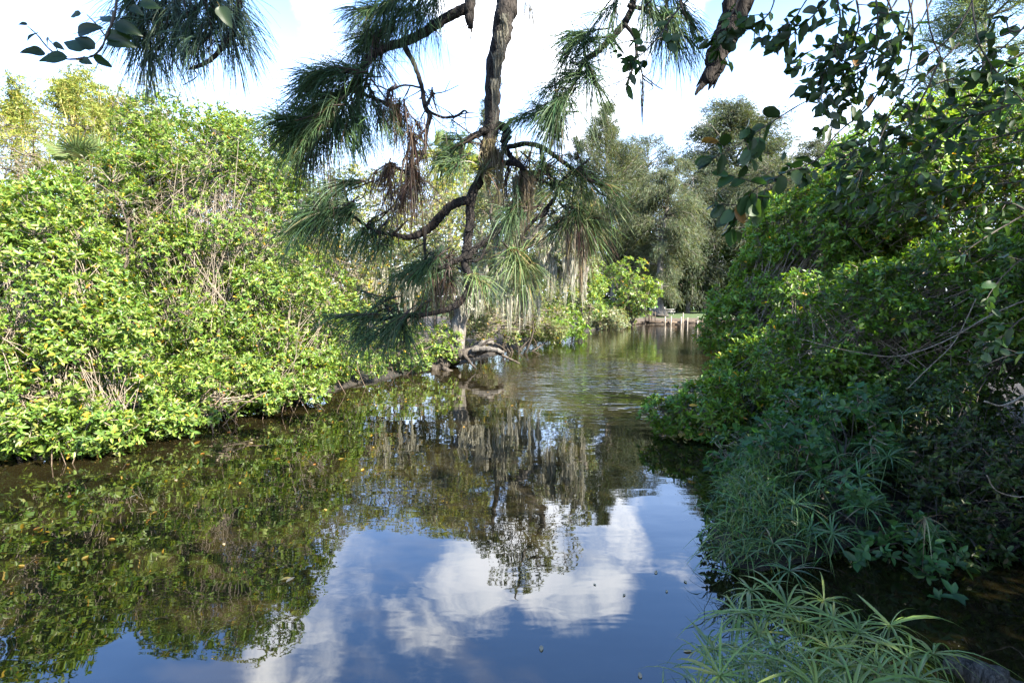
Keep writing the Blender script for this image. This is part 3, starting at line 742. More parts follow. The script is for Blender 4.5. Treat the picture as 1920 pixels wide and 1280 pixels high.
def casuarina(seed, label, base, top, prof, pal=CAS, nb=80, per=150, L=.75, Wd=.055, rise=.5, trunk_r=.35, sag=.25, flare=False, cat='tree', name='casuarina'):
    """trunk with rising branches, each feathered with drooping needle sprays; prof: (height fraction, radius)"""
    rng = np.random.default_rng(seed)
    root = thing(name, label, cat, base)
    base = np.array(base); top = np.array(top)
    H = top - base
    mid = (base + top) / 2 + rng.normal(0, .3, 3) * [1, 1, 0]
    c = curve([base, mid, top], 8)
    f_ = np.linspace(0, 1, len(c))
    rad = trunk_r * (1 - f_) + .03
    if flare: rad[0] *= 2.6; rad[1] *= 1.25
    tm = MB(); tubes(tm, c[None], rad[None], 9); tm.build('trunk', MAT['bark'], root, smooth=True)
    pf = np.array(prof, float)
    h = rng.uniform(pf[0, 0], pf[-1, 0], nb); R = np.interp(h, pf[:, 0], pf[:, 1]) * rng.uniform(.55, 1.15, nb)
    az = rng.uniform(0, 2 * pi, nb)
    j = h * (len(c) - 1); j0 = np.minimum(j.astype(int), len(c) - 2)
    s = c[j0] + (c[j0 + 1] - c[j0]) * (j - j0)[:, None]
    dr = np.stack([np.cos(az), np.sin(az), np.full(nb, rise) + rng.normal(0, .15, nb)], 1)
    tt = np.linspace(0, 1, 6)
    path = s[:, None] + dr[:, None] * (R[:, None] * tt)[:, :, None] - np.array([0, 0, 1]) * (sag * R[:, None] * tt ** 2.2)[:, :, None]
    path[:, 1:] += rng.normal(0, .05, (nb, 5, 3)) * R[:, None, None]
    bm_ = MB(); tubes(bm_, path, (.036 * R ** .7)[:, None] * np.linspace(1, .25, 6)[None] + .01, 4); bm_.build('branches', MAT['bark'], root, smooth=True)
    mb = MB()
    cnt = np.maximum(10, (per * 2.4 * (R / R.mean())).astype(int))
    bi = np.repeat(np.arange(nb), cnt)
    f = rng.uniform(.25, 1.0, len(bi)) ** .8 * 4.999; k = f.astype(int)
    p = path[bi, k] + (path[bi, k + 1] - path[bi, k]) * (f - k)[:, None]
    p += rng.normal(0, 1, p.shape) * (.09 * R[bi] + .10)[:, None]
    d2 = unit(path[bi, 5] - path[bi, 2]) * .9 + rng.normal(0, .5, p.shape)
    sprays(mb, rng, p, d2, L, Wd, pal, sag * 1.6)
    mb.build('crown', MAT['soft'], root, stuff=True)
    return root
casuarina(91, 'tall pointed casuarina spire rising left of the far trees', base_of(1150, 585, 80), P(1133, 198, 80), [(.05, 5.5), (.3, 6.2), (.55, 5.0), (.75, 3.2), (.93, 1.7), (1, .5)], nb=150, per=150, rise=1.1, sag=.1)
casuarina(92, 'casuarina with flared trunk on the lawn directly behind the dock', base_of(1234, 584, 76), P(1268, 300, 78), [(.12, 2.8), (.3, 4.8), (.5, 5.4), (.75, 4.4), (.95, 2.4), (1, 1)], nb=80, per=190, rise=.5, sag=.6, trunk_r=.55, flare=True)
casuarina(93, 'open crowned casuarina with bare grey boughs between the spire and the dock tree', base_of(1205, 560, 88), P(1215, 268, 88), [(.3, 4.5), (.6, 6), (.8, 5.2), (1, 2)], CASD, nb=70, per=110, rise=.8, sag=.2)
casuarina(94, 'tallest broad casuarina standing far behind, above the oak twig tips', base_of(1385, 560, 100), P(1372, 208, 100), [(.3, 8), (.55, 10), (.75, 9.5), (.9, 7), (1, 3.5)], CASD + CAS[:1], nb=170, per=190, L=.9, Wd=.09, rise=.55, sag=.3)
casuarina(95, 'grey casuarina right of the tallest broad one, partly hidden by the right bank', base_of(1440, 560, 85), P(1440, 290, 85), [(.15, 5), (.5, 7), (.8, 6), (1, 2)], CAS, nb=100, per=170, rise=.45, sag=.45)
casuarina(96, 'far casuarina showing above the right bank behind the oval leaves', base_of(1530, 560, 95), P(1545, 262, 95), [(.3, 6), (.6, 8), (.85, 6), (1, 2)], CASD, nb=90, per=150, L=.9, Wd=.08, rise=.5, sag=.35)
casuarina(97, 'slender bluish casuarina behind the drooping pine tufts', base_of(1085, 570, 85), P(1083, 262, 85), [(.1, 3), (.4, 3.6), (.8, 2.0), (1, .4)], CASD, nb=90, per=100, rise=1.0, sag=.1)
casuarina(98, 'narrow casuarina tip just left of the hanging pine stem', base_of(905, 560, 90), P(909, 190, 90), [(.2, 3), (.5, 3.4), (.85, 1.5), (1, .3)], CASD, nb=80, per=90, rise=1.0, sag=.1)
casuarina(99, 'dense casuarina filling the space under the open crown', base_of(1290, 565, 90), P(1300, 330, 90), [(.1, 5), (.4, 6.5), (.8, 5), (1, 2)], CASD, nb=90, per=170, rise=.4, sag=.5)
casuarina(100, 'distant round headed pine behind the cabbage palms', base_of(850, 560, 55), P(850, 262, 55), [(.6, 1.6), (.8, 2.4), (1, 1.4)], [((.07, .13, .04), 1), ((.1, .16, .05), 1)], nb=50, per=90, L=.35, Wd=.05, rise=.4, sag=.2, name='pine_tree')

casuarina(101, 'dark feathery casuarina filling the wall of trees right of the dock tree', base_of(1345, 560, 94), P(1335, 318, 94), [(.08, 5), (.4, 7), (.75, 6), (1, 2.5)], CASD, nb=110, per=170, rise=.5, sag=.4)
casuarina(102, 'feathery casuarina standing just left of the dock tree, over the small light green tree', base_of(1185, 560, 86), P(1178, 300, 86), [(.08, 4.5), (.4, 6), (.75, 4.8), (1, 1.5)], CASD, nb=110, per=160, rise=.6, sag=.35)
def mass(name, label_unused, seed, ells, pal, n, L, Wd):
    rng = np.random.default_rng(seed)
    mb = MB()
    for c, r in ells:
        d = sphere(rng, n); p = c + d * r * rng.uniform(.6, 1.05, (n, 1))
        p[:, 2] = np.maximum(p[:, 2], .5)
        rosettes(mb, rng, p, d + [0, 0, .5], 4, L, Wd, pal, 30, 90, 'dia', .2)
    o = mb.build(name, MAT['soft'], stuff=True)
    return o
rng = np.random.default_rng(110)
wood = []
for i in range(26):
    x = -62 + i * 6 + rng.normal(0, 1); y = 104 + rng.normal(0, 5)
    wood.append((np.array([x, y, 6.5]), np.array([5.5, 3, 9 + rng.normal(0, 2.5)])))
for i in range(14):
    wood.append((np.array([-16 - i * 3.2, 34 - i * 1.6, 3.0]), np.array([3.4, 2.5, 4.5 + rng.normal(0, .6)])))
mass('far_woods', '', 111, wood, DARK + OLIVE[:1], 900, .75, .35)
broadleaf('shade_tree', 'dark shaded tree behind the lawn between the dock tree and right bank', 'tree', 112, base_of(1330, 572, 88),
          [E(1330, 500, 88, 60, 55, 3), E(1400, 480, 88, 60, 80, 3), E(1300, 540, 92, 50, 30, 3), E(1265, 545, 96, 60, 26, 3), E(1345, 550, 92, 60, 24, 3)], DARK, L=.5, Wd=.2, n=5, rc=1.2, per=16, shape='dia', stems=8, stem_r=.14, twigs=0)

# --- dock, posts, seawall, picnic table on the far lawn
def box(mb, c, sx, sy, sz, rot=0.0, col=(1, 1, 1), tilt=0.0):
    v = np.array([(a, b, z) for z in (-.5, .5) for a, b in ((-.5, -.5), (.5, -.5), (.5, .5), (-.5, .5))]) * [sx, sy, sz]
    if tilt: v = v @ np.array([[cos(tilt), 0, -sin(tilt)], [0, 1, 0], [sin(tilt), 0, cos(tilt)]])
    R_ = np.array([[cos(rot), sin(rot), 0], [-sin(rot), cos(rot), 0], [0, 0, 1]])
    mb.add(v @ R_ + np.array(c), quads=[[0, 3, 2, 1], [4, 5, 6, 7], [0, 1, 5, 4], [1, 2, 6, 5], [2, 3, 7, 6], [3, 0, 4, 7]], col=col)
rng = np.random.default_rng(120)
DY = 67.0; px = DY / F
dk = P(1214, 604, DY)[0]; dk2 = P(1282, 607, DY)[0]
dock = thing('dock', 'low wooden dock with a stair railing below the flared casuarina', 'dock', ((dk + dk2) / 2, DY, 0))
nP = 24
for i in range(nP):
    f = (i + .5) / nP; mb = MB()
    box(mb, (dk + (dk2 - dk) * f, DY + rng.normal(0, .02), .34 + rng.normal(0, .008)), (dk2 - dk) / nP - .02, 1.5, .05, 0, (1,) * 3 if i % 3 else (.8, .8, .8)); mb.build('plank', MAT['plank'], dock)
for yy in (-.66, .66):
    mb = MB(); box(mb, ((dk + dk2) / 2, DY + yy * 1.17, .27), dk2 - dk, .06, .20, 0, (1.7, 1.6, 1.5)); mb.build('beam', MAT['plank'], dock)
mb = MB(); box(mb, (dk2 + .9, DY - .2, .30), 1.5, 1.0, .06, 0, (1.2, 1.2, 1.2)); mb.build('step', MAT['plank'], dock)
for i in range(4):
    mb = MB(); box(mb, (dk + .4, DY + 1.0 + i * .38, .45 + i * .14), 1.0, .34, .05); mb.build('stair_tread', MAT['plank'], dock)
for x_, y_, h_ in ((1214, 0, 1.55), (1226, .0, 1.45), (1214, 1.6, 1.6), (1226, 1.6, 1.5), (1219, .8, 1.1)):
    mb = MB(); box(mb, (P(x_, 600, DY)[0], DY + y_ - .6, h_ / 2 + .1), .09, .09, h_); mb.build('rail_post', MAT['plank'], dock)
mb = MB(); box(mb, (P(1220, 600, DY)[0], DY - .6, 1.45), .95, .05, .09, 0, (1, 1, 1), .3); mb.build('handrail', MAT['plank'], dock)
mb = MB(); box(mb, (P(1220, 600, DY)[0], DY - .6, 1.0), .95, .05, .07, 0, (1, 1, 1), .3); mb.build('handrail', MAT['plank'], dock)
mb = MB(); box(mb, (P(1220, 600, DY)[0], DY + 1.0, 1.5), .95, .05, .09, 0, (1, 1, 1), .1); mb.build('handrail', MAT['plank'], dock)
for x_, top_, w_, lab in ((1247, 593.5, .15, 'pale mooring post nearest the stair railing of the dock'), (1258, 592.5, .15, 'pale mooring post second from the dock stair'),
                          (1277, 594, .17, 'thick pale post at the outer end of the dock'), (1280.5, 586, .10, 'tallest splintered post at the outer end of the dock'),
                          (1289, 595, .14, 'pale post just beyond the dock step'), (1308, 594, .16, 'lone pale post standing in open water right of the dock')):
    zt = P(x_, top_, DY - 1.0)[2]
    c = P(x_, 600, DY - 1.0)
    mb = MB(); tubes(mb, np.array([[(c[0], c[1], -.9), (c[0] + .01, c[1], zt * .5), (c[0] + .02, c[1], zt)]]), np.array([[w_ / 2 + .01, w_ / 2, w_ / 2 * .95]]), 8)
    tag(mb.build('mooring_post', MAT['whitepost'], smooth=False), lab, 'post', 'mooring posts around the dock')
seaw = thing('seawall', 'low weathered timber seawall edging the far bank by the dock', 'seawall', (16, 69.5, 0))
xs = np.linspace(9.6, 16.2, 8)
for i in range(7):
    a = np.array([xs[i], 58.4 + i * 1.63, .12]); b_ = np.array([xs[i + 1] + .1, 58.4 + (i + 1) * 1.63, .12])
    mb = MB(); tubes(mb, np.stack([a, (a + b_) / 2 + [0, 0, .02], b_])[None], np.array([[.15, .16, .15]]), 8); mb.build('timber', MAT['plank'], seaw, smooth=True)
xs = np.linspace(16.3, 30, 12)
for i in range(11):
    mb = MB(); box(mb, ((xs[i] + xs[i + 1]) / 2, 70.0 + rng.normal(0, .03), .2), xs[1] - xs[0] - .05, .14, .40 + rng.normal(0, .05)); mb.build('timber', MAT['plank'], seaw)
tz = 1.0
tc0 = P(1252, 578, 82); tc0[2] = float(ground_z(tc0[:1], tc0[1:2])[0]); tz = tc0[2]
tab = thing('picnic_table', 'pale picnic table with splayed legs on the lawn right of the flared trunk', 'picnic table', tc0)
for k in range(3):
    mb = MB(); box(mb, (tc0[0], tc0[1] - .26 + k * .26, tz + .76), 1.7, .23, .05); mb.build('plank', MAT['greypaint'], tab)
for sy in (-.72, .72):
    mb = MB(); box(mb, (tc0[0], tc0[1] + sy, tz + .45), 1.7, .26, .05); mb.build('bench', MAT['greypaint'], tab)
for sx in (-.55, .55):
    for sg in (-1, 1):
        mb = MB(); tubes(mb, np.array([[(tc0[0] + sx * .8, tc0[1] + sg * .18, tz + .74), (tc0[0] + sx * 1.25, tc0[1] + sg * .7, tz)]]), np.full((1, 2), .05), 4); mb.build('leg', MAT['greypaint'], tab)
    mb = MB(); box(mb, (tc0[0] + sx, tc0[1], tz + .40), .06, 1.6, .08); mb.build('crossbar', MAT['greypaint'], tab)
def chair(x, y, d, rot, label, mat='greypaint'):
    c = P(x, y, d); c[2] = float(ground_z(c[:1], c[1:2])[0])
    ch = thing('garden_chair', label, 'chair', c, 'garden chairs by the flared casuarina')
    R_ = lambda a, b, z: (c[0] + a * cos(rot) - b * sin(rot), c[1] + a * sin(rot) + b * cos(rot), c[2] + z)
    mb = MB(); box(mb, R_(0, 0, .45), .55, .5, .05, -rot); mb.build('seat', MAT[mat], ch)
    mb = MB(); box(mb, R_(0, .27, .80), .55, .05, .62, -rot); mb.build('backrest', MAT[mat], ch)
    for a in (-.24, .24):
        for b_ in (-.2, .22):
            mb = MB(); box(mb, R_(a, b_, .215), .05, .05, .43, -rot); mb.build('leg', MAT[mat], ch)
        mb = MB(); box(mb, R_(a * 1.15, 0, .66), .06, .5, .04, -rot); mb.build('armrest', MAT[mat], ch)
chair(1222, 580, 81, .3, 'pale garden chair on the lawn left of the flared trunk')
chair(1241, 580, 83, -2.6, 'pale garden chair between the flared trunk and the picnic table')

# --- right bank
broadleaf('buttonwood_tree', 'leading green shrubby tree of the right bank, standing out against the far water', 'tree', 131, base_of(1520, 640, 17),
          [E(1520, 490, 15.5, 105, 140, 2.0), E(1430, 590, 15.8, 72, 85, 1.4), E(1615, 400, 15, 95, 85, 1.9), E(1390, 690, 14.6, 60, 60, 1.0), E(1370, 640, 15.2, 38, 50, .8), E(1450, 530, 15.5, 60, 60, 1.0), E(1475, 465, 15.3, 55, 65, 1.1), E(1400, 640, 14.9, 50, 60, .9)],
          [((.13, .24, .028), 5), ((.17, .27, .034), 4), ((.09, .175, .025), 3), ((.24, .28, .04), 1.2), (YEL, .15)], L=.145, Wd=.058, n=6, rc=.5, per=30, dens=.52, inner=.5, hollow=-1.9, stems=8, stem_r=.06)
broadleaf('buttonwood_tree', 'sunlit yellow green treetop above the right bank, behind the dark oak twigs', 'tree', 132, base_of(1760, 600, 14),
          [E(1740, 300, 13, 150, 95, 2.0), E(1890, 290, 12.5, 140, 115, 2.0), E(1650, 400, 13.5, 110, 90, 1.7), E(1820, 420, 13, 160, 120, 2.0)],
          [((.13, .235, .03), 5), ((.18, .27, .04), 4), ((.09, .18, .028), 3), (YEL, .25)], L=.135, Wd=.058, n=6, rc=.55, per=30, dens=.5, inner=.5, hollow=-1.9, stems=8, stem_r=.07)
broadleaf('mangrove_shrub', 'green shrub tongue reaching far left over the water on the right bank', 'shrub', 133, base_of(1430, 800, 12.6),
          [E(1275, 795, 12.5, 52, 30, .5), E(1345, 775, 12.4, 75, 60, .8), E(1420, 770, 12, 80, 75, 1.0), E(1330, 830, 12.2, 60, 35, .6), E(1430, 700, 13, 60, 60, 1), E(1250, 796, 12.5, 40, 22, .45), E(1300, 815, 12.2, 50, 26, .5)],
          DEEP, hollow=-3, L=.15, Wd=.055, n=6, rc=.38, per=24, stems=12, stem_r=.04, zmin=.15)
broadleaf('buttonwood_shrub', 'shaded middle thicket of the right bank with bare pale vines', 'shrub', 134, base_of(1680, 800, 11.5),
          [E(1600, 620, 10.8, 140, 110, 1.4), E(1780, 580, 10.5, 150, 130, 1.6), E(1520, 720, 10.5, 85, 65, 1.0), E(1700, 720, 10, 130, 80, 1.2), E(1880, 560, 9.8, 110, 150, 1.4)],
          DEEP[:3] + [((.075, .115, .035), 3), (YEL, .08)], L=.115, Wd=.052, n=6, rc=.42, per=30, dens=.5, inner=.5, hollow=-1.9, stems=10, twigs=.3, stem_r=.035)
r5 = broadleaf('pond_apple_shrub', 'broad leaved shrub nearest the water among the umbrella sedges', 'shrub', 135, base_of(1520, 980, 7.6),
          [E(1470, 855, 8.0, 75, 55, .7), E(1400, 850, 8.6, 45, 40, .6), E(1560, 800, 8.2, 80, 60, .8), E(1580, 980, 6.8, 70, 60, .6), E(1640, 1020, 6.4, 90, 60, .5), E(1700, 1060, 6.0, 50, 60, .5)],
          [((.045, .115, .035), 5), ((.06, .14, .04), 4), ((.035, .09, .03), 3)], L=.13, Wd=.062, n=5, rc=.3, per=13, dens=.46, single=300, stems=14, stem_r=.02, zmin=.2, inner=.05)
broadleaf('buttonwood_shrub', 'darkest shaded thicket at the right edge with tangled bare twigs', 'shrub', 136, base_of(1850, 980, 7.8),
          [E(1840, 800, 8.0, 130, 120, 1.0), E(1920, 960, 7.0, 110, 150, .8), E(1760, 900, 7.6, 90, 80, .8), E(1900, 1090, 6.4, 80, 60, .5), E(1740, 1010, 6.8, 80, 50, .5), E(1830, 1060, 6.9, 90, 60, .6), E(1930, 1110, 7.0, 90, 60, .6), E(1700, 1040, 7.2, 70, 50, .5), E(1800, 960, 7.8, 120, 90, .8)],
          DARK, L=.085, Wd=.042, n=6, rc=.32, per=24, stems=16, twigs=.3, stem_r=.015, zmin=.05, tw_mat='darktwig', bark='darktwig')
broadleaf('buttonwood_tree', 'unseen dense tree added behind the right bank to shade it', 'tree', 137, np.array([11.5, 9.5, .8]),  # added shade caster, out of view; its lobes block sun from the right
          [(np.array([11.5, 8.5, 3.4]), np.array([2.6, 3.5, 2.6])),
           (np.array([10.4, 6.6, 4.4]), np.array([2.4, 2.8, 3.8])), (np.array([10.2, 2.4, 4.6]), np.array([2.4, 3.0, 4.2])), (np.array([8.6, -1.6, 5.0]), np.array([2.2, 2.4, 3.6]))],
          DEEP, L=.26, Wd=.12, n=6, rc=.8, per=26, dens=.55, shape='dia', stems=9, stem_r=.1, twigs=0, inner=.4)

# leafy undergrowth covering the soil under the right bank thicket
rng = np.random.default_rng(139)
n = 5200
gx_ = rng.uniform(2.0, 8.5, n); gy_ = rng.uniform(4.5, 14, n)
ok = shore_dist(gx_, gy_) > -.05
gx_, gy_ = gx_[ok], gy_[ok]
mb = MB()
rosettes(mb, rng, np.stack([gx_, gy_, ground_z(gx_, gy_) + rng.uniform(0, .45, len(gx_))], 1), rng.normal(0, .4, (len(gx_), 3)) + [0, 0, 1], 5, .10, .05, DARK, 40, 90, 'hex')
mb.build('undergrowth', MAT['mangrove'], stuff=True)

# loose bare vines over the right thicket
rng = np.random.default_rng(140)
for lab, pix, d in (('long pale bare vine bowing across the middle of the right thicket', [(1500, 635, .9), (1580, 655, 1.0), (1680, 668, 1.2), (1770, 640, 1.3), (1860, 590, 1.4), (1930, 560, 1.5)], 7.2),
                    ('bare pale twig poking out at the right edge above the dark thicket', [(1845, 752, 1.6), (1880, 760, 2), (1920, 742, 2.4), (1960, 730, 2.6)], 5.6),
                    ('thin bare vine sagging in the dark lower right thicket', [(1850, 890, 1.1), (1870, 920, 1.2), (1920, 930, 1.3), (1950, 900, 1.3)], 6.2),
                    ('bare vine dropping steeply through the middle of the right thicket', [(1830, 560, .9), (1790, 640, .9), (1730, 700, .8), (1700, 730, .6)], 7.2)):
    vm = MB(); limb(vm, rng, pix, d, 6, .2, 6); tag(vm.build('bare_vine', MAT['twig'], smooth=True), lab, 'vine', 'bare vines on the right bank')

# tangle of fine bare twigs inside the dark thicket
def tangle(seed, x, y, d, sx, sy, n, label):
    rng = np.random.default_rng(seed); mb = MB()
    a = np.array([P(x + rng.normal(0, sx), y + rng.normal(0, sy), d + rng.normal(0, .25)) for _ in range(n)])
    l = rng.uniform(.15, .5, (n, 1)); dd = unit(rng.normal(0, 1, (n, 3)) + [.5, 0, .2])
    tubes(mb, np.stack([a, a + dd * l * .5 + rng.normal(0, .05, a.shape), a + dd * l + rng.normal(0, .08, a.shape)], 1), np.tile([.0032, .0025, .0014], (n, 1)), 3)
    tag(mb.build('dead_twigs', MAT['darktwig'], stuff=True), label, 'twigs')
tangle(141, 1830, 900, 6.6, 60, 45, 90, 'tangle of dead twigs in the dark right thicket')

# --- umbrella sedges
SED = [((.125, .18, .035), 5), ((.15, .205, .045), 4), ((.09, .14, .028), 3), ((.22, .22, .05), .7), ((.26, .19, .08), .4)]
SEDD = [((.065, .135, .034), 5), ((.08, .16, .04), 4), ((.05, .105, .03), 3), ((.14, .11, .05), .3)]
def blade_mesh(rng, L, w, sag, col):
    """one strap leaf along +X, folded along its midrib and bowing down"""
    m_ = 7; s = np.linspace(0, 1, m_)
    x = L * (s - .12 * s ** 3); z = .10 * L * s - sag * L * s ** 2.2; y = L * rng.normal(0, .05) * s ** 2
    wd = w * np.array([.45, .9, 1, .95, .75, .42, .03])
    tw = rng.normal(0, .25) * s
    v = np.stack([np.stack([x, y - wd * np.cos(tw) * .5, z + .22 * wd - wd * .5 * np.sin(tw)], 1), np.stack([x, y, z], 1), np.stack([x, y + wd * np.cos(tw) * .5, z + .22 * wd + wd * .5 * np.sin(tw)], 1)], 1)
    idx = np.arange(m_ * 3).reshape(m_, 3)
    q = np.concatenate([np.stack([idx[:-1, k], idx[1:, k], idx[1:, k + 1], idx[:-1, k + 1]], -1) for k in (0, 1)])
    mb = MB(); mb.add(v.reshape(-1, 3), quads=q, col=col)
    return mb
rng = np.random.default_rng(150)
BL = [blade_mesh(rng, .39 * rng.uniform(.7, 1.2), .0150, rng.uniform(.22, .95), palette(rng, 1, SED, .15)[0]).mesh('leaf', MAT['sedge'], True) for _ in range(14)]
def stalk_mesh(a, b, r=.0045, bend=.05):
    mb = MB(); a = np.array(a); b = np.array(b)
    mid = (a + b) / 2 + np.array([rng.normal(0, bend), rng.normal(0, bend), 0])
    tubes(mb, curve([a, mid, b], 4)[None], np.linspace(r * 1.1, r * .8, 9)[None], 5, col=(1, 1, 1)); return mb
m_st, t, o = newmat('sedge_stalk'); b = principled(t, Base_Color=(.06, .11, .035), Roughness=.5); t.links.new(b.outputs[0], o.inputs[0])
WH = [(1410, 1108, 4.3, 'arching sedge whorl at the top left corner of the foreground clump'), (1545, 1125, 4.25, 'highest sedge whorl with upright yellow blades in the foreground clump'),
      (1562, 1160, 4.0, 'sedge whorl just below the upright yellow blades'), (1500, 1167, 3.9, 'wide flat sedge whorl in the upper middle of the foreground clump'),
      (1670, 1172, 3.9, 'sedge whorl jutting over dark water at the upper right of the clump'), (1652, 1208, 3.65, 'blue green sedge whorl at the middle right of the foreground clump'),
      (1555, 1216, 3.6, 'spiky sedge whorl in the very middle of the foreground clump'), (1750, 1226, 3.55, 'rightmost sedge whorl leaning toward the log'),
      (1420, 1185, 3.85, 'pale sedge whorl near the water side of the foreground clump'), (1340, 1217, 3.75, 'leftmost sedge whorl hanging over blue water'),
      (1495, 1265, 3.3, 'flat sedge whorl at the bottom middle of the clump'), (1455, 1218, 3.6, 'sedge whorl left of the spiky middle one'),
      (1385, 1150, 4.1, 'small sedge whorl under the arching top left one'), (1610, 1185, 3.85, 'sedge whorl between the wide flat one and the blue green one'),
      (1705, 1235, 3.5, 'sedge whorl left of the rightmost one'), (1585, 1252, 3.35, 'low sedge whorl under the spiky middle one'),
      (1400, 1242, 3.5, 'low sedge whorl at the lower left of the foreground clump'), (1350, 1266, 3.4, 'sedge whorl by the bottom edge beside blue water'),
      (1645, 1262, 3.3, 'low sedge whorl beside the dry bleached one'), (1720, 1275, 3.25, 'low sedge whorl by the bottom edge left of the log'),
      (1455, 1255, 3.4, 'lower sedge whorl between the flat and low left ones'), (1530, 1292, 3.15, 'sedge whorl cut by the bottom edge in the middle'),
      (1310, 1290, 3.4, 'sedge whorl cut by the bottom edge at the clump left end'), (1475, 1135, 4.1, 'sedge whorl left of the highest one'),
      (1600, 1300, 3.1, 'sedge whorl cut by the bottom edge under the low middle one'), (1440, 1160, 3.95, 'sedge whorl behind the pale one'), (1680, 1300, 3.1, 'sedge whorl cut by the bottom edge left of the log tip')]
def sedge_plant(c, label, nb, sc, leanx=0.0):
    b_ = np.array([c[0] + rng.normal(.06, .1) + leanx, c[1] + rng.normal(.08, .1), 0.0])
    b_[2] = max(float(ground_z(b_[:1], b_[1:2])[0]), -.05)
    root = thing('umbrella_sedge', label, 'sedge', b_, 'umbrella sedges in the foreground clump')
    stalk_mesh(b_ - [0, 0, .1], c).build('stalk', m_st, root, smooth=True)
    tilt = np.array([rng.normal(0, .22), rng.normal(0, .22)])
    for k in range(nb):
        o = bpy.data.objects.new('leaf', BL[rng.integers(0, len(BL))]); COL.objects.link(o)
        o.parent = root; o.location = [float(v) for v in (c - b_)]
        az = k * 2 * pi / nb + rng.normal(0, .16)
        e = mathutils.Euler((rng.normal(0, .25), -rng.uniform(-.15, .55), az), 'XYZ').to_matrix()
        o.rotation_euler = (mathutils.Euler((tilt[0], tilt[1], 0)).to_matrix() @ e).to_euler()
        s = sc * rng.uniform(.55, 1.15); o.scale = (s, s * rng.uniform(.9, 1.3), s)
for (x, y, d, lab) in WH:
    sedge_plant(P(x, y, d), lab, int(rng.integers(18, 25)), 1.0)
# lower shoots filling the clump, each too tangled to pick apart
mb = MB()
n = 1300
bx = rng.uniform(1.25, 2.75, n); by = rng.uniform(2.9, 4.3, n)
ok = (bx - 1.25) > (by - 2.9) * .15
bx, by = bx[ok], by[ok]; n = len(bx)
bz = np.maximum(ground_z(bx, by), -.03) + rng.uniform(0, .45, n)
blades(mb, np.stack([bx, by, bz], 1), unit(rng.normal(0, .6, (n, 3)) + [0, 0, .8]), rng.uniform(.2, .48, n), .012, palette(rng, n, SEDD + SED[:2]), .7)
mb.build('sedge_undergrowth', MAT['sedge'], stuff=True)
# dry bleached whorl in the clump
c = P(1640, 1252, 3.4); mb = MB(); n = 22
blades(mb, np.repeat(c[None], n, 0), unit(rng.normal(0, 1, (n, 3)) * [1, 1, .5] + [0, 0, -.5]), rng.uniform(.08, .2, n), .008, palette(rng, n, [((.30, .23, .15), 1), ((.2, .14, .09), 1)]), .6)
stalk_b = c.copy(); stalk_b[2] = 0
tubes(mb, np.stack([stalk_b, c])[None], np.array([[.004, .004]]), 4, col=(.2, .15, .1))
tag(mb.build('dry_sedge', MAT['moss']), 'dry bleached brown sedge whorl near the bottom of the clump', 'sedge')
c = P(1735, 970, 5.6); mb = MB(); n = 16
blades(mb, np.repeat(c[None], n, 0), unit(rng.normal(0, 1, (n, 3)) * [1, 1, .5] + [0, 0, -.2]), rng.uniform(.12, .28, n), .012, palette(rng, n, [((.22, .19, .11), 1), ((.14, .11, .07), 1)]), .7)
stalk_b = c.copy(); stalk_b[2] = .3
tubes(mb, np.stack([stalk_b, c])[None], np.array([[.004, .004]]), 4, col=(.2, .15, .1))
tag(mb.build('dry_sedge', MAT['moss']), 'withered pale sedge whorl in the dark hollow of the right bank', 'sedge')

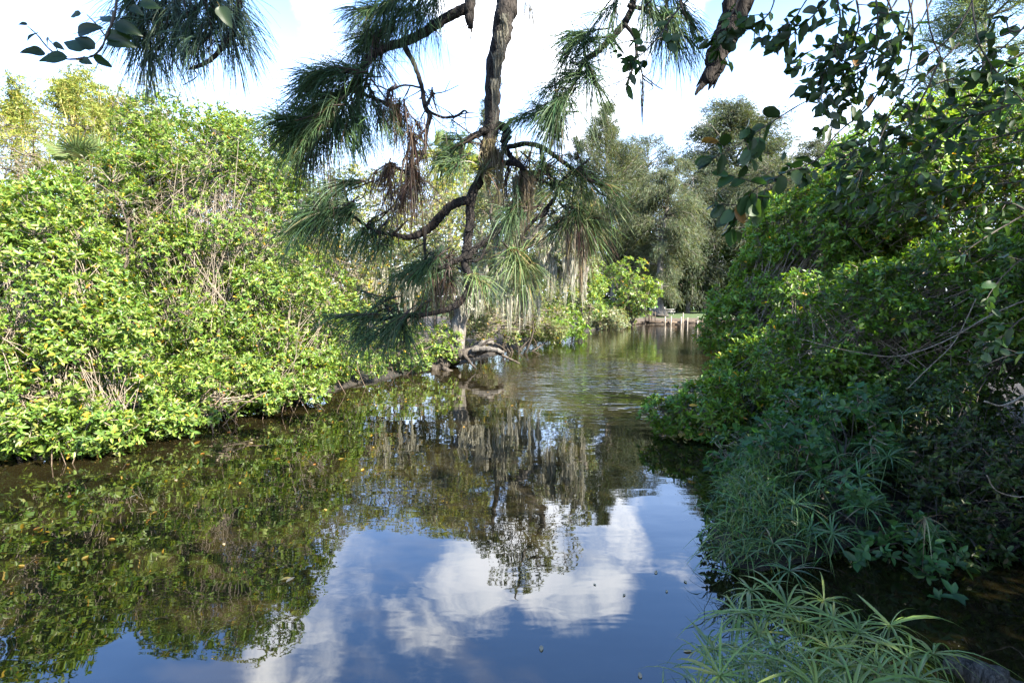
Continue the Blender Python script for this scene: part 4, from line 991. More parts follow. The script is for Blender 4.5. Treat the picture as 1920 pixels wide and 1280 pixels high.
# sedges on the bank behind: one mesh of stalk and one of leaves, shared by the copies
def far_sedge(v):
    st = MB(); tubes(st, curve([(0, 0, -1.0), (.02, .01, -.5), (0, 0, 0)], 3)[None], np.full((1, 7), .005), 4)
    lf = MB()
    nb = 19
    for k in range(nb):
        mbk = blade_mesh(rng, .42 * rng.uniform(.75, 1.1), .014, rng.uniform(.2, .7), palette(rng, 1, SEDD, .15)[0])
        R_ = np.array(mathutils.Euler((rng.normal(0, .2), -rng.uniform(-.1, .6), k * 2 * pi / nb + rng.normal(0, .15)), 'XYZ').to_matrix())
        lf.add(mbk.v[0] @ R_.T, quads=mbk.q[0], col=mbk.c[0])
    return st.mesh('stalk', m_st, True), lf.mesh('leaf_whorl', MAT['sedge'], True)
FS = [far_sedge(i) for i in range(5)]
SPOTS = [(1548, 752, 8.2, 'topmost umbrella sedge whorl on the right bank, pale against the thicket'), (1692, 778, 7.6, 'wide umbrella sedge whorl in the middle of the right thicket'),
         (1632, 835, 7.0, 'bright umbrella sedge whorl below the wide one on the right bank'), (1664, 858, 7.0, 'umbrella sedge whorl right of the bright one on the right bank'),
         (1570, 855, 7.2, 'drooping umbrella sedge whorl left of the bright one on the bank'), (1610, 895, 6.7, 'umbrella sedge whorl beneath the bright one on the bank'),
         (1625, 950, 6.3, 'large dark umbrella sedge whorl above the broad leaved shrub'), (1540, 900, 6.9, 'umbrella sedge whorl beside the broad leaved shrub'),
         (1600, 765, 8.4, 'umbrella sedge whorl right of the topmost one'), (1655, 745, 8.4, 'faint umbrella sedge whorl behind the wide one'),
         (1730, 735, 8.2, 'dim umbrella sedge whorl high in the dark thicket'), (1490, 945, 6.5, 'pale umbrella sedge whorl close above the water edge'),
         (1440, 975, 6.5, 'umbrella sedge whorl leaning left over the water edge'), (1520, 990, 6.1, 'umbrella sedge whorl low behind the foreground clump'),
         (1450, 1020, 5.9, 'umbrella sedge whorl at the waterline behind the foreground clump'), (1560, 1000, 6.0, 'dark umbrella sedge whorl under the broad leaved shrub'),
         (1400, 1035, 6.0, 'leftmost umbrella sedge whorl at the water edge of the bank'), (1480, 1070, 5.4, 'umbrella sedge whorl in the gap behind the foreground clump'),
         (1750, 1000, 5.9, 'dim umbrella sedge whorl in the dark hollow'), (1780, 755, 8, 'rightmost dim umbrella sedge whorl high in the thicket')]
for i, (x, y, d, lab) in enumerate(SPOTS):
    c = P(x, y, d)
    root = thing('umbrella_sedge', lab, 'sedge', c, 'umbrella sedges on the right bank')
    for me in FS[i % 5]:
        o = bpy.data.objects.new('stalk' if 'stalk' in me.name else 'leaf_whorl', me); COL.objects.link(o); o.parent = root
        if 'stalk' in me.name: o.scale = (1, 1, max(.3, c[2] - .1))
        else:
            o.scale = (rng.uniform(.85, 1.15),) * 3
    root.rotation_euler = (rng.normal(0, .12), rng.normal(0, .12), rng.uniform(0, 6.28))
# fine grassy sedge fringe along the right water edge
mb = MB(); n = 2600
f = rng.random(n)
e0, e1 = W(1345, 1090), W(1385, 900)
p = e0[None] * (1 - f)[:, None] + e1[None] * f[:, None] + np.abs(rng.normal(0, .7, (n, 1))) * np.array([[1, .15, 0]]) + rng.normal(0, .1, (n, 3)) * [1, 1, 0]
p[:, 2] = np.maximum(ground_z(p[:, 0], p[:, 1]), 0) + rng.uniform(0, .6, n)
blades(mb, p, unit(rng.normal(0, .55, (n, 3)) + [-.35, -.2, .75]), rng.uniform(.25, .5, n), .011, palette(rng, n, SEDD + SED[:1]), .6)
mb.build('sedge_fringe', MAT['sedge'], stuff=True)
# grass shoots standing in the water left of the clump
c = W(1255, 1330); mb = MB(); n = 14
p = np.repeat(c[None], n, 0) + rng.normal(0, .06, (n, 3)) * [1, 1, 0]; p[:, 2] = -.05
blades(mb, p, unit(rng.normal(0, .3, (n, 3)) + [0, 0, 1]), rng.uniform(.18, .42, n), .011, palette(rng, n, SED), .3)
tag(mb.build('grass_tuft', MAT['sedge']), 'small tuft of grass shoots standing in blue water left of the sedge clump', 'grass')
# log at the bottom right
rng = np.random.default_rng(160)
lm = MB(); limb(lm, rng, [(1770, 1245, 12, 3.9), (1810, 1252, 22, 3.8), (1850, 1270, 26, 3.7), (1900, 1300, 28, 3.6), (1960, 1340, 30, 3.5)], 3.8, 14, .09, 7, (1, 1, 1), .09)
tag(lm.build('mossy_log', MAT['wetlog'], smooth=True), 'dark grey log lying under the rightmost sedge blades in the corner', 'log')

# --- the overhead pine with its hanging boughs
def needles(mb, rng, c, axis, n, L, spread, pal, sag=.5, stem=.07, w=.0021, gather=0.0):
    """a tuft: needles leave a short stem, fan out and bow down under their weight"""
    m_ = 6; s = np.linspace(0, 1, m_)
    axis = unit(np.array(axis, float)[None])[0]
    p0 = c[None] - axis[None] * (rng.random((n, 1)) ** 1.4 * stem) + rng.normal(0, .004, (n, 3))
    d = unit(axis[None] * rng.uniform(.25, 1.0, (n, 1)) + sphere(rng, n) * spread)
    l = L * rng.uniform(.5, 1.1, n)
    g_ = (sag * rng.uniform(.6, 1.3, n))
    path = p0[:, None] + d[:, None] * (l[:, None] * s)[:, :, None] * (1 - .25 * g_[:, None, None] * s[None, :, None]) - np.array([0, 0, 1]) * (g_[:, None] * l[:, None] * s ** 1.9 * .85)[:, :, None]
    side = unit(np.cross(d, rng.normal(size=(n, 3))))
    wd = w * np.array([.9, 1, 1, .9, .7, .15])
    v = np.stack([path - side[:, None] * wd[None, :, None], path + side[:, None] * wd[None, :, None]], 2)
    idx = np.arange(n * m_ * 2).reshape(n, m_, 2)
    q = np.stack([idx[:, :-1, 0], idx[:, :-1, 1], idx[:, 1:, 1], idx[:, 1:, 0]], -1).reshape(-1, 4)
    mb.add(v.reshape(-1, 3), quads=q, col=np.repeat(palette(rng, n, pal, .18), m_ * 2, 0))
PN = [((.048, .088, .038), 5), ((.062, .108, .042), 4), ((.038, .072, .035), 3), ((.11, .10, .04), .4)]
PN_SUNLIT = [((.09, .14, .05), 5), ((.12, .17, .06), 3), ((.16, .15, .06), 1), ((.22, .14, .07), .6)]  # lighter copy of the needle tones: sunshine on the lower tufts, put into colour
BRN = [((.058, .037, .026), 4), ((.085, .055, .036), 3), ((.042, .028, .022), 3)]
rng = np.random.default_rng(170)
PB = np.array([3.4, -2.2, float(ground_z(np.array([3.4]), np.array([-2.2]))[0])])
pine = thing('slash_pine', 'overhead pine whose gnarled boughs and long drooping needles hang across the view', 'tree', PB)
def plimb(name, rows, d=2.7, k=9, wob=.13, per=6):
    mb = MB(); c = limb(mb, rng, rows, d, k, wob * .7, per, knots=.05); mb.build(name, MAT['pinebark'], pine, smooth=True)
    if name != 'stem': twiglets(c, 4 if name == 'twig' else 9)
    return c
mb = MB(); tubes(mb, curve([PB - [0, 0, .2], PB + [-.1, .2, 5], PB + [-.3, .4, 11]], 8)[None], np.linspace(.24, .12, 17)[None], 12); mb.build('trunk', MAT['pinebark'], pine, smooth=True)
def twiglets(c, n):
    mb = MB()
    for _ in range(n):
        i = int(rng.integers(len(c) // 4, len(c) - 1)); p = c[i, :3]
        dd = unit((rng.normal(0, 1, 3) * [1, .7, .8] + [0, 0, -.3])[None])[0]; l = rng.uniform(.03, .14)
        q = [p, p + dd * l * .5 + rng.normal(0, .008, 3), p + dd * l + rng.normal(0, .02, 3)]
        tubes(mb, curve(q, 3)[None], np.linspace(.0032, .0014, 7)[None], 5)
        if rng.random() < .5:
            e = q[1] + unit(rng.normal(0, 1, (1, 3)))[0] * l * .5
            tubes(mb, np.stack([q[1], (q[1] + e) / 2 + rng.normal(0, .004, 3), e])[None], np.array([[.002, .0016, .001]]), 4)
    mb.build('twiglets', MAT['pinebark'], pine, smooth=True, stuff=True)
def over(name, a, b_, r0, r1, lift=.6):
    """bough from the trunk, out of view, to where it enters the picture"""
    a = np.array(a); b_ = np.array(b_); mb = MB()
    tubes(mb, curve([a, (a + b_) / 2 + [0, 0, lift], b_], 8)[None], np.linspace(r0, r1, 17)[None], 9); mb.build(name, MAT['pinebark'], pine, smooth=True)
over('bough', PB + [-.2, .3, 6.5], P(962, -60, 2.75), .09, .052)
over('bough', PB + [-.2, .3, 5.6], P(892, -60, 2.6), .07, .033)
over('bough', PB + [-.2, .3, 5.0], P(1195, -50, 2.5), .05, .017, .4)
over('bough', PB + [-.2, .3, 4.8], P(235, -30, 2.2), .06, .016, .5)
D0 = 2.75
plimb('stem', [(962, -62, 20), (950, 10, 20), (940, 60, 18.5), (926, 130, 15), (922, 200, 15), (920, 250, 14), (908, 290, 11), (904, 330, 10), (884, 368, 9), (880, 430, 8.5), (871, 490, 8), (882, 520, 7), (876, 548, 6.5), (850, 575, 6), (800, 589, 4.8), (750, 592, 4), (700, 600, 3), (672, 592, 2)], D0)
plimb('bough', [(892, -62, 12), (882, 0, 11), (880, 30, 10), (882, 52, 5)], 2.6)
plimb('bough', [(884, 10, 10), (860, 22, 9.5), (830, 38, 9), (780, 70, 8.5), (720, 92, 8), (690, 112, 8), (662, 160, 6), (640, 185, 4), (610, 210, 3), (560, 230, 2)], 2.6)
plimb('branch', [(756, 84, 5), (775, 118, 4.5), (790, 160, 4.2), (797, 200, 4.5), (806, 218, 5), (800, 245, 3.8), (797, 275, 3.4), (786, 300, 3), (778, 302, 2)], 2.58)
plimb('twig', [(806, 210, 2.8), (830, 220, 2.6), (855, 218, 2.4), (870, 208, 2), (878, 212, 1.4)], 2.58, 6)
plimb('twig', [(800, 240, 2.6), (782, 262, 2.2), (775, 280, 2), (788, 300, 1.6)], 2.58, 6)
plimb('twig', [(790, 165, 2), (760, 160, 1.8), (735, 168, 2.4), (728, 176, 2)], 2.58, 6)
plimb('twig', [(797, 200, 3), (812, 176, 2.2), (815, 178, 1.2)], 2.57, 6)
plimb('twig', [(786, 300, 3), (760, 320, 2.4), (738, 312, 2.6), (728, 318, 2)], 2.58, 6)
plimb('twig', [(662, 170, 4), (690, 180, 3.6), (720, 192, 3.2), (742, 200, 2.6)], 2.62, 7)
plimb('twig', [(650, 178, 3.4), (620, 200, 3), (595, 212, 2.4), (575, 200, 1.8)], 2.55, 7)
plimb('branch', [(916, 240, 9), (900, 250, 7), (872, 265, 6), (845, 284, 4)], 2.72)
plimb('twig', [(870, 268, 4), (862, 290, 3.4), (862, 312, 2.6)], 2.70, 6)
plimb('branch', [(918, 235, 9), (940, 236, 8), (952, 250, 9), (944, 272, 7), (960, 296, 5), (985, 318, 3.6)], 2.82)
plimb('twig', [(946, 240, 4), (955, 228, 2.6), (965, 224, 1.5)], 2.82, 6)
plimb('branch', [(945, 280, 5), (980, 270, 5), (1015, 276, 4.6), (1050, 300, 4.2), (1082, 322, 3.8), (1120, 342, 2.4)], 2.85)
plimb('branch', [(1014, 276, 4), (1018, 305, 3.8), (1030, 330, 4), (1042, 352, 4.2), (1035, 378, 4), (1005, 410, 3.6), (980, 440, 3), (970, 475, 2.4)], 2.85)
plimb('twig', [(1040, 352, 2.4), (1015, 338, 3), (990, 338, 2.6)], 2.85, 6)
plimb('twig', [(1034, 378, 2), (1026, 398, 1.6), (1022, 406, 1)], 2.85, 6)
plimb('branch', [(902, 300, 6), (940, 305, 5.5), (970, 308, 5.5), (985, 318, 4)], 2.76)
plimb('branch', [(880, 376, 9), (860, 378, 8.5), (838, 392, 8), (815, 418, 8.5), (798, 432, 8), (770, 444, 6), (735, 440, 3)], 2.72)
plimb('twig', [(797, 434, 3.6), (796, 460, 3.2), (798, 492, 2.2)], 2.7, 6)
plimb('branch', [(872, 490, 6), (890, 468, 5.5), (912, 450, 5), (945, 425, 4.4), (957, 400, 4), (966, 388, 2.4)], 2.74)
plimb('branch', [(874, 478, 5), (850, 492, 5), (825, 502, 4.6), (800, 494, 3)], 2.74)
plimb('twig', [(908, 452, 3), (908, 472, 3), (896, 488, 3), (878, 490, 2.6)], 2.74, 6)
plimb('twig', [(894, 420, 2.4), (875, 435, 2.2)], 2.73, 5)
plimb('branch', [(1195, -52, 6.5), (1186, 10, 6.5), (1172, 42, 6.5), (1150, 68, 6), (1118, 98, 5.6), (1095, 116, 5), (1082, 142, 3.6), (1064, 178, 2.6)], 2.55)
plimb('twig', [(1110, 104, 4), (1085, 120, 3.6), (1072, 116, 2.8)], 2.55, 7)
plimb('branch', [(1170, 45, 4), (1190, 70, 3.6), (1192, 110, 3), (1174, 160, 2.2)], 2.5)
plimb('branch', [(1176, 10, 4), (1210, 20, 4), (1250, 45, 3.5), (1275, 70, 2)], 2.5)
plimb('twig', [(1190, 108, 2), (1202, 130, 1.7), (1205, 150, 1.1)], 2.5, 6)
plimb('branch', [(235, -32, 7), (240, 8, 7), (262, 28, 6.5), (310, 32, 6), (350, 28, 5), (380, 5, 4.5), (400, -30, 4)], 2.2)
plimb('branch', [(452, -40, 6), (448, 10, 5.6), (440, 50, 5.6), (418, 86, 5), (395, 112, 4.2), (370, 125, 3.6), (354, 130, 2)], 2.2)
plimb('twig', [(262, 30, 5), (268, 60, 4), (275, 95, 2)], 2.2, 7)
plimb('twig', [(400, 0, 4), (398, 50, 3), (378, 84, 2)], 2.2, 7)
plimb('twig', [(760, 590, 2.4), (735, 600, 2.4), (738, 612, 2)], 2.72, 6)
plimb('twig', [(740, 592, 2), (728, 580, 1.8), (714, 565, 1.3)], 2.72, 6)
plimb('branch', [(735, 440, 3.2), (700, 432, 3), (660, 405, 3), (620, 396, 2.6), (590, 398, 1.8)], 2.68)
plimb('twig', [(660, 405, 2.6), (650, 370, 2.6), (642, 345, 2.2)], 2.66, 6)

def tuft(x, y, ax, ay, d=2.7, n=300, L=.26, spread=.42, pal=PN, sag=.50, name='needle_tuft', stem=.17, az=None, w=.0014):
    """ax, ay: direction of the shoot in the picture (y down)"""
    mb = MB()
    v = np.array([ax, rng.normal(0, .35) if az is None else az, -ay], float)
    hub = P(x, y, d)
    for k in range(3):
        vv = v / np.linalg.norm(v) + rng.normal(0, .42, 3)
        vv /= np.linalg.norm(vv)
        tip = hub + vv * rng.uniform(.03, .13) if k else hub
        root_ = hub - v / np.linalg.norm(v) * stem * rng.uniform(.3, 1)
        needles(mb, rng, tip, vv, int(n * (.26 if pal is not BRN else .15) * rng.uniform(.6, 1.3)), L * rng.uniform(.72, 1.02), spread * rng.uniform(.8, 1.4), pal, sag * rng.uniform(.75, 1.3), stem * rng.uniform(.5, 1), w)
        tubes(mb, np.stack([root_, (root_ + tip) / 2 + rng.normal(0, .008, 3), tip])[None], np.array([[.004, .0038, .003]]), 5, col=(.045, .032, .025))
    mb.build(name, MAT['needle'], pine, stuff=True)
for (x, y, ax, ay, d, n, L) in [
    (700, 20, -.7, .25, 2.55, 380, .26), (740, -10, -.6, .3, 2.5, 350, .26), (760, 20, -.2, .6, 2.6, 220, .24), (690, 70, -.8, .3, 2.6, 380, .27), (720, 60, -.5, .5, 2.65, 320, .26), (820, -5, -.3, .7, 2.6, 200, .24), (790, -15, -.4, .6, 2.5, 220, .25),
    (655, 130, -.9, .0, 2.55, 380, .27), (620, 130, -1, -.1, 2.5, 340, .26), (600, 150, -.9, .2, 2.55, 360, .27), (640, 175, -.8, .3, 2.6, 380, .27), (675, 160, -.3, .7, 2.6, 320, .26),
    (585, 205, -1, .1, 2.5, 380, .28), (560, 228, -1, .12, 2.5, 380, .27), (600, 225, -.6, .5, 2.55, 380, .28), (560, 240, -.7, .4, 2.5, 320, .28), (630, 220, -.3, .7, 2.6, 340, .27), (660, 215, .0, .8, 2.6, 300, .27), (590, 250, -.4, .6, 2.6, 320, .27),
    (700, 190, .2, .7, 2.62, 260, .25), (735, 200, .5, .6, 2.62, 240, .24),
    (640, 345, -.7, .1, 2.62, 380, .27), (600, 395, -.9, .15, 2.6, 380, .26), (650, 395, -.6, .4, 2.65, 360, .27), (625, 400, -.8, .3, 2.7, 340, .26), (690, 425, -.6, .5, 2.7, 197, .26), (710, 430, -.3, .6, 2.72, 162, .25), (735, 440, -.6, .45, 2.75, 174, .25),
    (800, 495, -.6, .45, 2.7, 220, .24), (780, 500, -.8, .4, 2.72, 320, .24), (820, 505, .1, .7, 2.75, 139, .23),
    (672, 592, -1, .1, 2.72, 340, .22), (690, 588, -.7, .25, 2.75, 240, .22), (735, 612, -.7, .6, 2.7, 340, .24), (712, 566, -.8, .2, 2.75, 160, .18), (780, 585, -.4, .3, 2.75, 220, .22), (750, 600, .0, .8, 2.75, 200, .24)]:
    tuft(x, y, ax, ay, d, n, L)
for (x, y, ax, ay, d, n, L, pal) in [
    (1095, 62, -.6, -.05, 2.55, 240, .22, PN), (1110, 75, .2, .3, 2.55, 200, .22, PN), (1075, 85, -.5, .4, 2.55, 200, .2, PN), (1075, 140, -.6, .2, 2.55, 280, .24, PN), (1100, 125, .1, .7, 2.55, 260, .24, PN), (1062, 180, -.5, .5, 2.55, 260, .24, PN), (1035, 208, -.8, .1, 2.55, 280, .22, PN), (1045, 205, .1, .8, 2.55, 280, .25, PN), (1020, 212, -.6, .4, 2.55, 220, .22, PN),
    (1150, 10, -.2, .8, 2.5, 240, .26, PN), (1215, 10, .1, .8, 2.5, 240, .26, PN), (1265, 55, .2, .8, 2.5, 280, .24, PN), (1290, 30, .5, .6, 2.5, 260, .26, PN), (1250, 20, .1, .8, 2.5, 240, .26, PN),
    (1120, 342, .8, .15, 2.85, 340, .25, PN_SUNLIT), (1095, 335, .2, .6, 2.85, 197, .26, PN_SUNLIT), (1070, 345, -.4, .5, 2.85, 150, .25, PN_SUNLIT), (1085, 405, .5, .35, 2.9, 380, .26, PN_SUNLIT), (1105, 400, .9, .15, 2.9, 260, .24, PN_SUNLIT), (1060, 410, -.5, .5, 2.9, 280, .24, PN_SUNLIT), (1075, 400, .0, .8, 2.9, 150, .24, BRN),
    (970, 478, .5, .4, 2.85, 197, .24, PN_SUNLIT), (968, 478, -.6, .35, 2.85, 197, .24, PN_SUNLIT), (972, 480, .1, .8, 2.85, 174, .26, PN_SUNLIT), (985, 485, .8, .35, 2.9, 127, .23, PN_SUNLIT),
    (966, 388, -.7, .1, 2.76, 220, .2, PN), (960, 395, -.2, .7, 2.76, 160, .2, PN), (1018, 310, -.6, .3, 2.85, 200, .2, PN), (1030, 318, .5, .3, 2.85, 200, .2, PN), (985, 320, -.2, .7, 2.82, 160, .2, BRN), (858, 255, -.7, -.2, 2.72, 130, .16, PN), (862, 300, -.6, .5, 2.7, 180, .2, PN), (890, 520, .6, .35, 2.74, 180, .2, PN_SUNLIT), (845, 285, -.7, .3, 2.7, 160, .2, PN)]:
    tuft(x, y, ax, ay, d, n, L, pal=pal)
for (x, y, ax, ay, d, n, L) in [(245, 15, -.5, .6, 2.2, 260, .23), (275, 30, -.3, .7, 2.2, 300, .24), (275, 70, -.5, .5, 2.2, 260, .22), (305, 25, .0, .8, 2.2, 320, .24), (335, 20, .0, .8, 2.25, 320, .25), (365, 20, .2, .7, 2.2, 320, .25), (395, 25, .1, .8, 2.2, 300, .24), (430, 40, .5, .6, 2.2, 300, .24), (440, 5, .6, .5, 2.2, 300, .25), (375, 70, -.2, .8, 2.2, 220, .2), (320, -20, .0, .8, 2.2, 300, .24), (400, -20, .3, .7, 2.2, 300, .24), (270, -15, -.4, .6, 2.2, 300, .24)]:
    tuft(x, y, ax, ay, d, int(n * .68), L, pal=[((.05, .085, .055), 3), ((.04, .07, .05), 3), ((.06, .1, .05), 1)])
for (x, y, ax, ay, d, n, L) in [(735, 312, -.5, .2, 2.58, 420, .19), (728, 314, -.1, .5, 2.58, 300, .19), (778, 318, .2, .5, 2.58, 420, .2), (770, 316, -.1, .6, 2.6, 240, .2), (760, 205, .0, .8, 2.6, 260, .24), (745, 200, -.2, .7, 2.62, 160, .2), (772, 250, -.1, .9, 2.58, 260, .22), (735, 170, -.2, .8, 2.58, 120, .16), (690, 60, .1, .8, 2.6, 160, .2),
                                (610, 245, .0, .9, 2.55, 160, .26), (812, 180, .1, .9, 2.57, 80, .15), (845, 505, .0, .9, 2.75, 260, .16), (815, 505, .1, .9, 2.76, 180, .16), (1050, 195, -.1, .9, 2.56, 160, .2), (960, 300, .0, .9, 2.8, 140, .2), (590, 398, -.3, .9, 2.6, 90, .18), (1080, 410, .0, .9, 2.88, 240, .26)]:
    tuft(x, y, ax, ay, d, n, L, spread=.5, pal=BRN, sag=1.1, name='dead_needle_tuft', stem=.05)
# moss and air plants on the pine
moss(181, [(940, 60, 130), (934, 100, 190), (928, 150, 230), (945, 30, 90)], 2.66, 'grey moss clinging along the thick hanging pine stem', 14, 24, ((.20, .19, .16), (.15, .145, .12)))
moss(182, [(915, 270, 380), (925, 260, 330), (935, 280, 400)], 2.7, 'tan moss bunch below the broken knuckle of the pine stem', 22, 40, ((.22, .18, .12), (.16, .13, .09), (.18, .16, .09)))
moss(183, [(980, 320, 450), (990, 330, 430), (970, 330, 400)], 2.78, 'tan moss veil under the forked pine branch right of the air plant', 18, 40, ((.22, .18, .13), (.16, .13, .09)))
moss(184, [(1205, 148, 250)], 2.5, 'thin dark moss thread dangling from a twig against the bright sky', 7, 14, ((.11, .11, .10), (.08, .085, .075)))
moss(185, [(1090, 420, 560), (1066, 430, 540), (1100, 420, 500)], 2.9, 'rusty moss strands trailing under the right hand pine tufts', 12, 30, ((.34, .27, .19), (.24, .18, .12)))
moss(186, [(985, 0, 60), (992, 0, 90), (1000, 10, 80)], 2.7, 'wispy moss threads against the sky right of the pine stem', 8, 5, ((.13, .125, .11), (.1, .1, .09)))
mb = MB(); c = P(905, 322, 2.66); n = 90
blades(mb, c[None] + rng.normal(0, .012, (n, 3)), unit(rng.normal(0, 1, (n, 3)) + [0, -.2, .25]), rng.uniform(.05, .13, n), .005, palette(rng, n, [((.09, .11, .05), 3), ((.13, .12, .06), 2), ((.1, .07, .04), 2)]), .4)
tag(mb.build('air_plant', MAT['sedge']), 'spiky air plant perched on the hanging pine stem', 'air plant')
mb = MB(); c = P(942, 300, 2.72)
tubes(mb, np.stack([c + [0, 0, .03], c + [.004, 0, .01], c + [.002, 0, -.02], c + [0, 0, -.035]])[None], np.array([[.002, .004, .006, .002]]), 6)
tag(mb.build('fishing_float', MAT['red']), 'small red fishing float caught in the pine twigs', 'fishing float')

# --- leafy vine sprig at the upper left, each leaf its own
def big_leaf(rng, kind, col):
    """broad blade along +X with a folded midrib, wavy edge and curled tip"""
    m_ = 12; s = np.linspace(0, 1, m_)
    if kind == 'ovate': wd = .54 * np.sin(pi * s ** .62) ** .85 + .01
    else: wd = .62 * np.sin(pi * np.clip(s, 0, 1) ** .95) ** .62 + .02
    wd[-1] = .0 if kind == 'ovate' else .05
    wv = lambda: 1 + rng.normal(0, .05) + .05 * np.sin(s * rng.uniform(6, 14) + rng.uniform(0, 6))
    wl = wd * wv(); wr = wd * wv()
    cu = rng.uniform(.02, .22); z = .05 * s - cu * s ** 2; fo = rng.uniform(.08, .35)
    ed = lambda: .02 * np.sin(s * rng.uniform(5, 12) + rng.uniform(0, 6))
    l = np.stack([s, wl * .5, z + fo * wl * .5 + ed()], 1); r = np.stack([s, -wr * .5, z + fo * wr * .5 + ed()], 1); c = np.stack([s, s * 0, z], 1)
    lm_ = np.stack([s, wl * .28, z + fo * wl * .2], 1); rm_ = np.stack([s, -wr * .28, z + fo * wr * .2], 1)
    v = np.stack([l, lm_, c, rm_, r], 1)
    idx = np.arange(m_ * 5).reshape(m_, 5)
    q = np.concatenate([np.stack([idx[:-1, k], idx[:-1, k + 1], idx[1:, k + 1], idx[1:, k]], -1) for k in range(4)])
    mb = MB(); mb.add(v.reshape(-1, 3), quads=q, col=col)
    mb.add([(-.22, .012, .0), (-.22, -.012, 0), (.02, -.015, 0.0), (.02, .015, 0.0)], quads=[[0, 1, 2, 3]], col=(.06, .05, .02))
    return mb.mesh('leaf', MAT['oakleaf'], True)
rng = np.random.default_rng(190)
SPR = [((.016, .036, .010), 3), ((.021, .042, .011), 3), ((.013, .028, .009), 2)]
OAK = [((.030, .060, .018), 4), ((.038, .075, .022), 4), ((.024, .048, .018), 3), ((.055, .085, .025), 1)]
OVL = [big_leaf(rng, 'ovate', palette(rng, 1, SPR, .1)[0]) for _ in range(6)]
OAL = [big_leaf(rng, 'oval', palette(rng, 1, OAK, .12)[0]) for _ in range(14)]
OAL += [big_leaf(rng, 'oval', (.22, .11, .03))]
vine = thing('vine_sprig', 'leafy vine sprig with dark pointed leaves hanging at the upper left', 'vine', P(217, -25, 1.6))
def vtwig(rows, d, root, mat='darktwig'):
    mb = MB(); c = limb(mb, rng, rows, d, 6, .12, 5); mb.build('stem', MAT[mat], root, smooth=True); return c
vtwig([(222, -40, 2.6), (216, 20, 2.6), (205, 55, 2.4), (190, 90, 2.2), (172, 106, 2), (140, 111, 1.8), (115, 108, 1.6), (90, 90, 1.4), (70, 66, 1.2), (52, 50, .8)], 1.6, vine)
vtwig([(195, 65, 1.2), (180, 45, 1.2), (163, 28, 1)], 1.6, vine); vtwig([(115, 108, 1.2), (105, 90, 1.1), (92, 75, 1)], 1.6, vine)
for (x, y, tx, ty, s) in [(145, 62, 190, 48, 46), (205, 40, 172, 20, 34), (195, 68, 245, 70, 44), (186, 63, 158, 56, 0), (160, 92, 122, 78, 48), (178, 92, 150, 75, 38), (85, 100, 60, 98, 36), (126, 106, 84, 112, 44), (150, 112, 170, 118, 28), (175, 108, 200, 120, 32), (200, 75, 238, 82, 44), (215, 45, 256, 60, 44), (72, 62, 52, 72, 26), (52, 46, 30, 45, 14), (152, 25, 140, 28, 24), (262, 6, 285, 10, 36), (245, 12, 260, 22, 28), (100, 80, 112, 88, 20), (92, 72, 86, 86, 18), (412, 12, 425, 35, 42)]:
    if s == 0: continue
    a, b_ = P(x, y, 1.6), P(tx, ty, 1.6 + rng.normal(0, .02))
    put_leaf(vine, OVL[rng.integers(0, 6)], a, b_ - a, np.array([rng.normal(0, .25), -1.0 + rng.normal(0, .2), .25]), s * 1.75 / F)

# --- the oak on the right whose twigs hang into the picture
rng = np.random.default_rng(200)
OB_ = np.array([5.2, -.4, float(ground_z(np.array([5.2]), np.array([-.4]))[0])])
ro = thing('oak_tree', 'overhanging oak with dark oval leaves on drooping twigs at the upper right', 'tree', OB_)
mb = MB()
for pts, r0, r1 in (([OB_ - [0, 0, .2], OB_ + [-.1, .1, 2], OB_ + [-.3, .3, 3.6]], .26, .2), ([OB_ + [-.3, .3, 3.5], OB_ + [-1, 1, 5], OB_ + [-2.6, 2.0, 6.2]], .17, .05), ([OB_ + [-.3, .3, 3.4], OB_ + [.8, 1.4, 5], OB_ + [1.0, 3.4, 6.0]], .15, .05),
                    ([OB_ + [-.3, .3, 3.4], OB_ + [-1.2, 1.0, 4.4], OB_ + [-2.2, 1.9, 4.9]], .12, .04), ([OB_ + [-.3, .3, 3.4], OB_ + [.4, -1, 5], OB_ + [-.6, -2.0, 6.2]], .15, .05), ([OB_ + [-.5, .5, 3.9], OB_ + [-1.6, 1.5, 4.2], OB_ + [-2.9, 2.1, 4.6]], .07, .02)):
    tubes(mb, curve(pts, 6)[None], np.linspace(r0, r1, 13)[None], 10)
mb.build('trunk', MAT['bark'], ro, smooth=True)
fol = MB()  # unseen crown overhead, lobes added to shade the bank, pine and sprig
ells = [(OB_ + [-.6, 1.6, 6.1], np.array([2.8, 2.4, 1.2])), (OB_ + [-2.6, .6, 6.3], np.array([2.2, 1.8, 1.0])), (OB_ + [.5, -.5, 6.2], np.array([2.6, 2.4, 1.5])),
        (OB_ + [2.4, 2.6, 6.0], np.array([2.6, 2.6, 1.5])), (OB_ + [.6, 4.6, 7.2], np.array([2.6, 2.2, 1.1])), (OB_ + [3.4, 5.4, 6.6], np.array([2.2, 2.2, 1.5])), (OB_ + [4.2, .4, 5.0], np.array([2.2, 2.4, 2.2])), (OB_ + [-3.2, -1.2, 6.2], np.array([2, 2, 1.0])),
        (OB_ + [-1.6, 6.8, 7.5], np.array([2.4, 2.0, .9])), (OB_ + [1.5, 7.2, 8.2], np.array([2.6, 2.2, 1.1])), (OB_ + [-3.4, 3.4, 6.5], np.array([2.0, 1.8, .9])), (OB_ + [-4.6, -.6, 6.1], np.array([2.0, 2.0, .9])), (OB_ + [-3.7, .1, 5.9], np.array([1.7, 1.4, .8])), (OB_ + [-5.6, .0, 6.3], np.array([1.6, 1.5, .8]))]
cc, cr, co = clump_points(rng, ells, .5, .30, 1)
ci = np.repeat(np.arange(len(cc)), 34)
d = unit(sphere(rng, len(ci)) + .5 * co[ci])
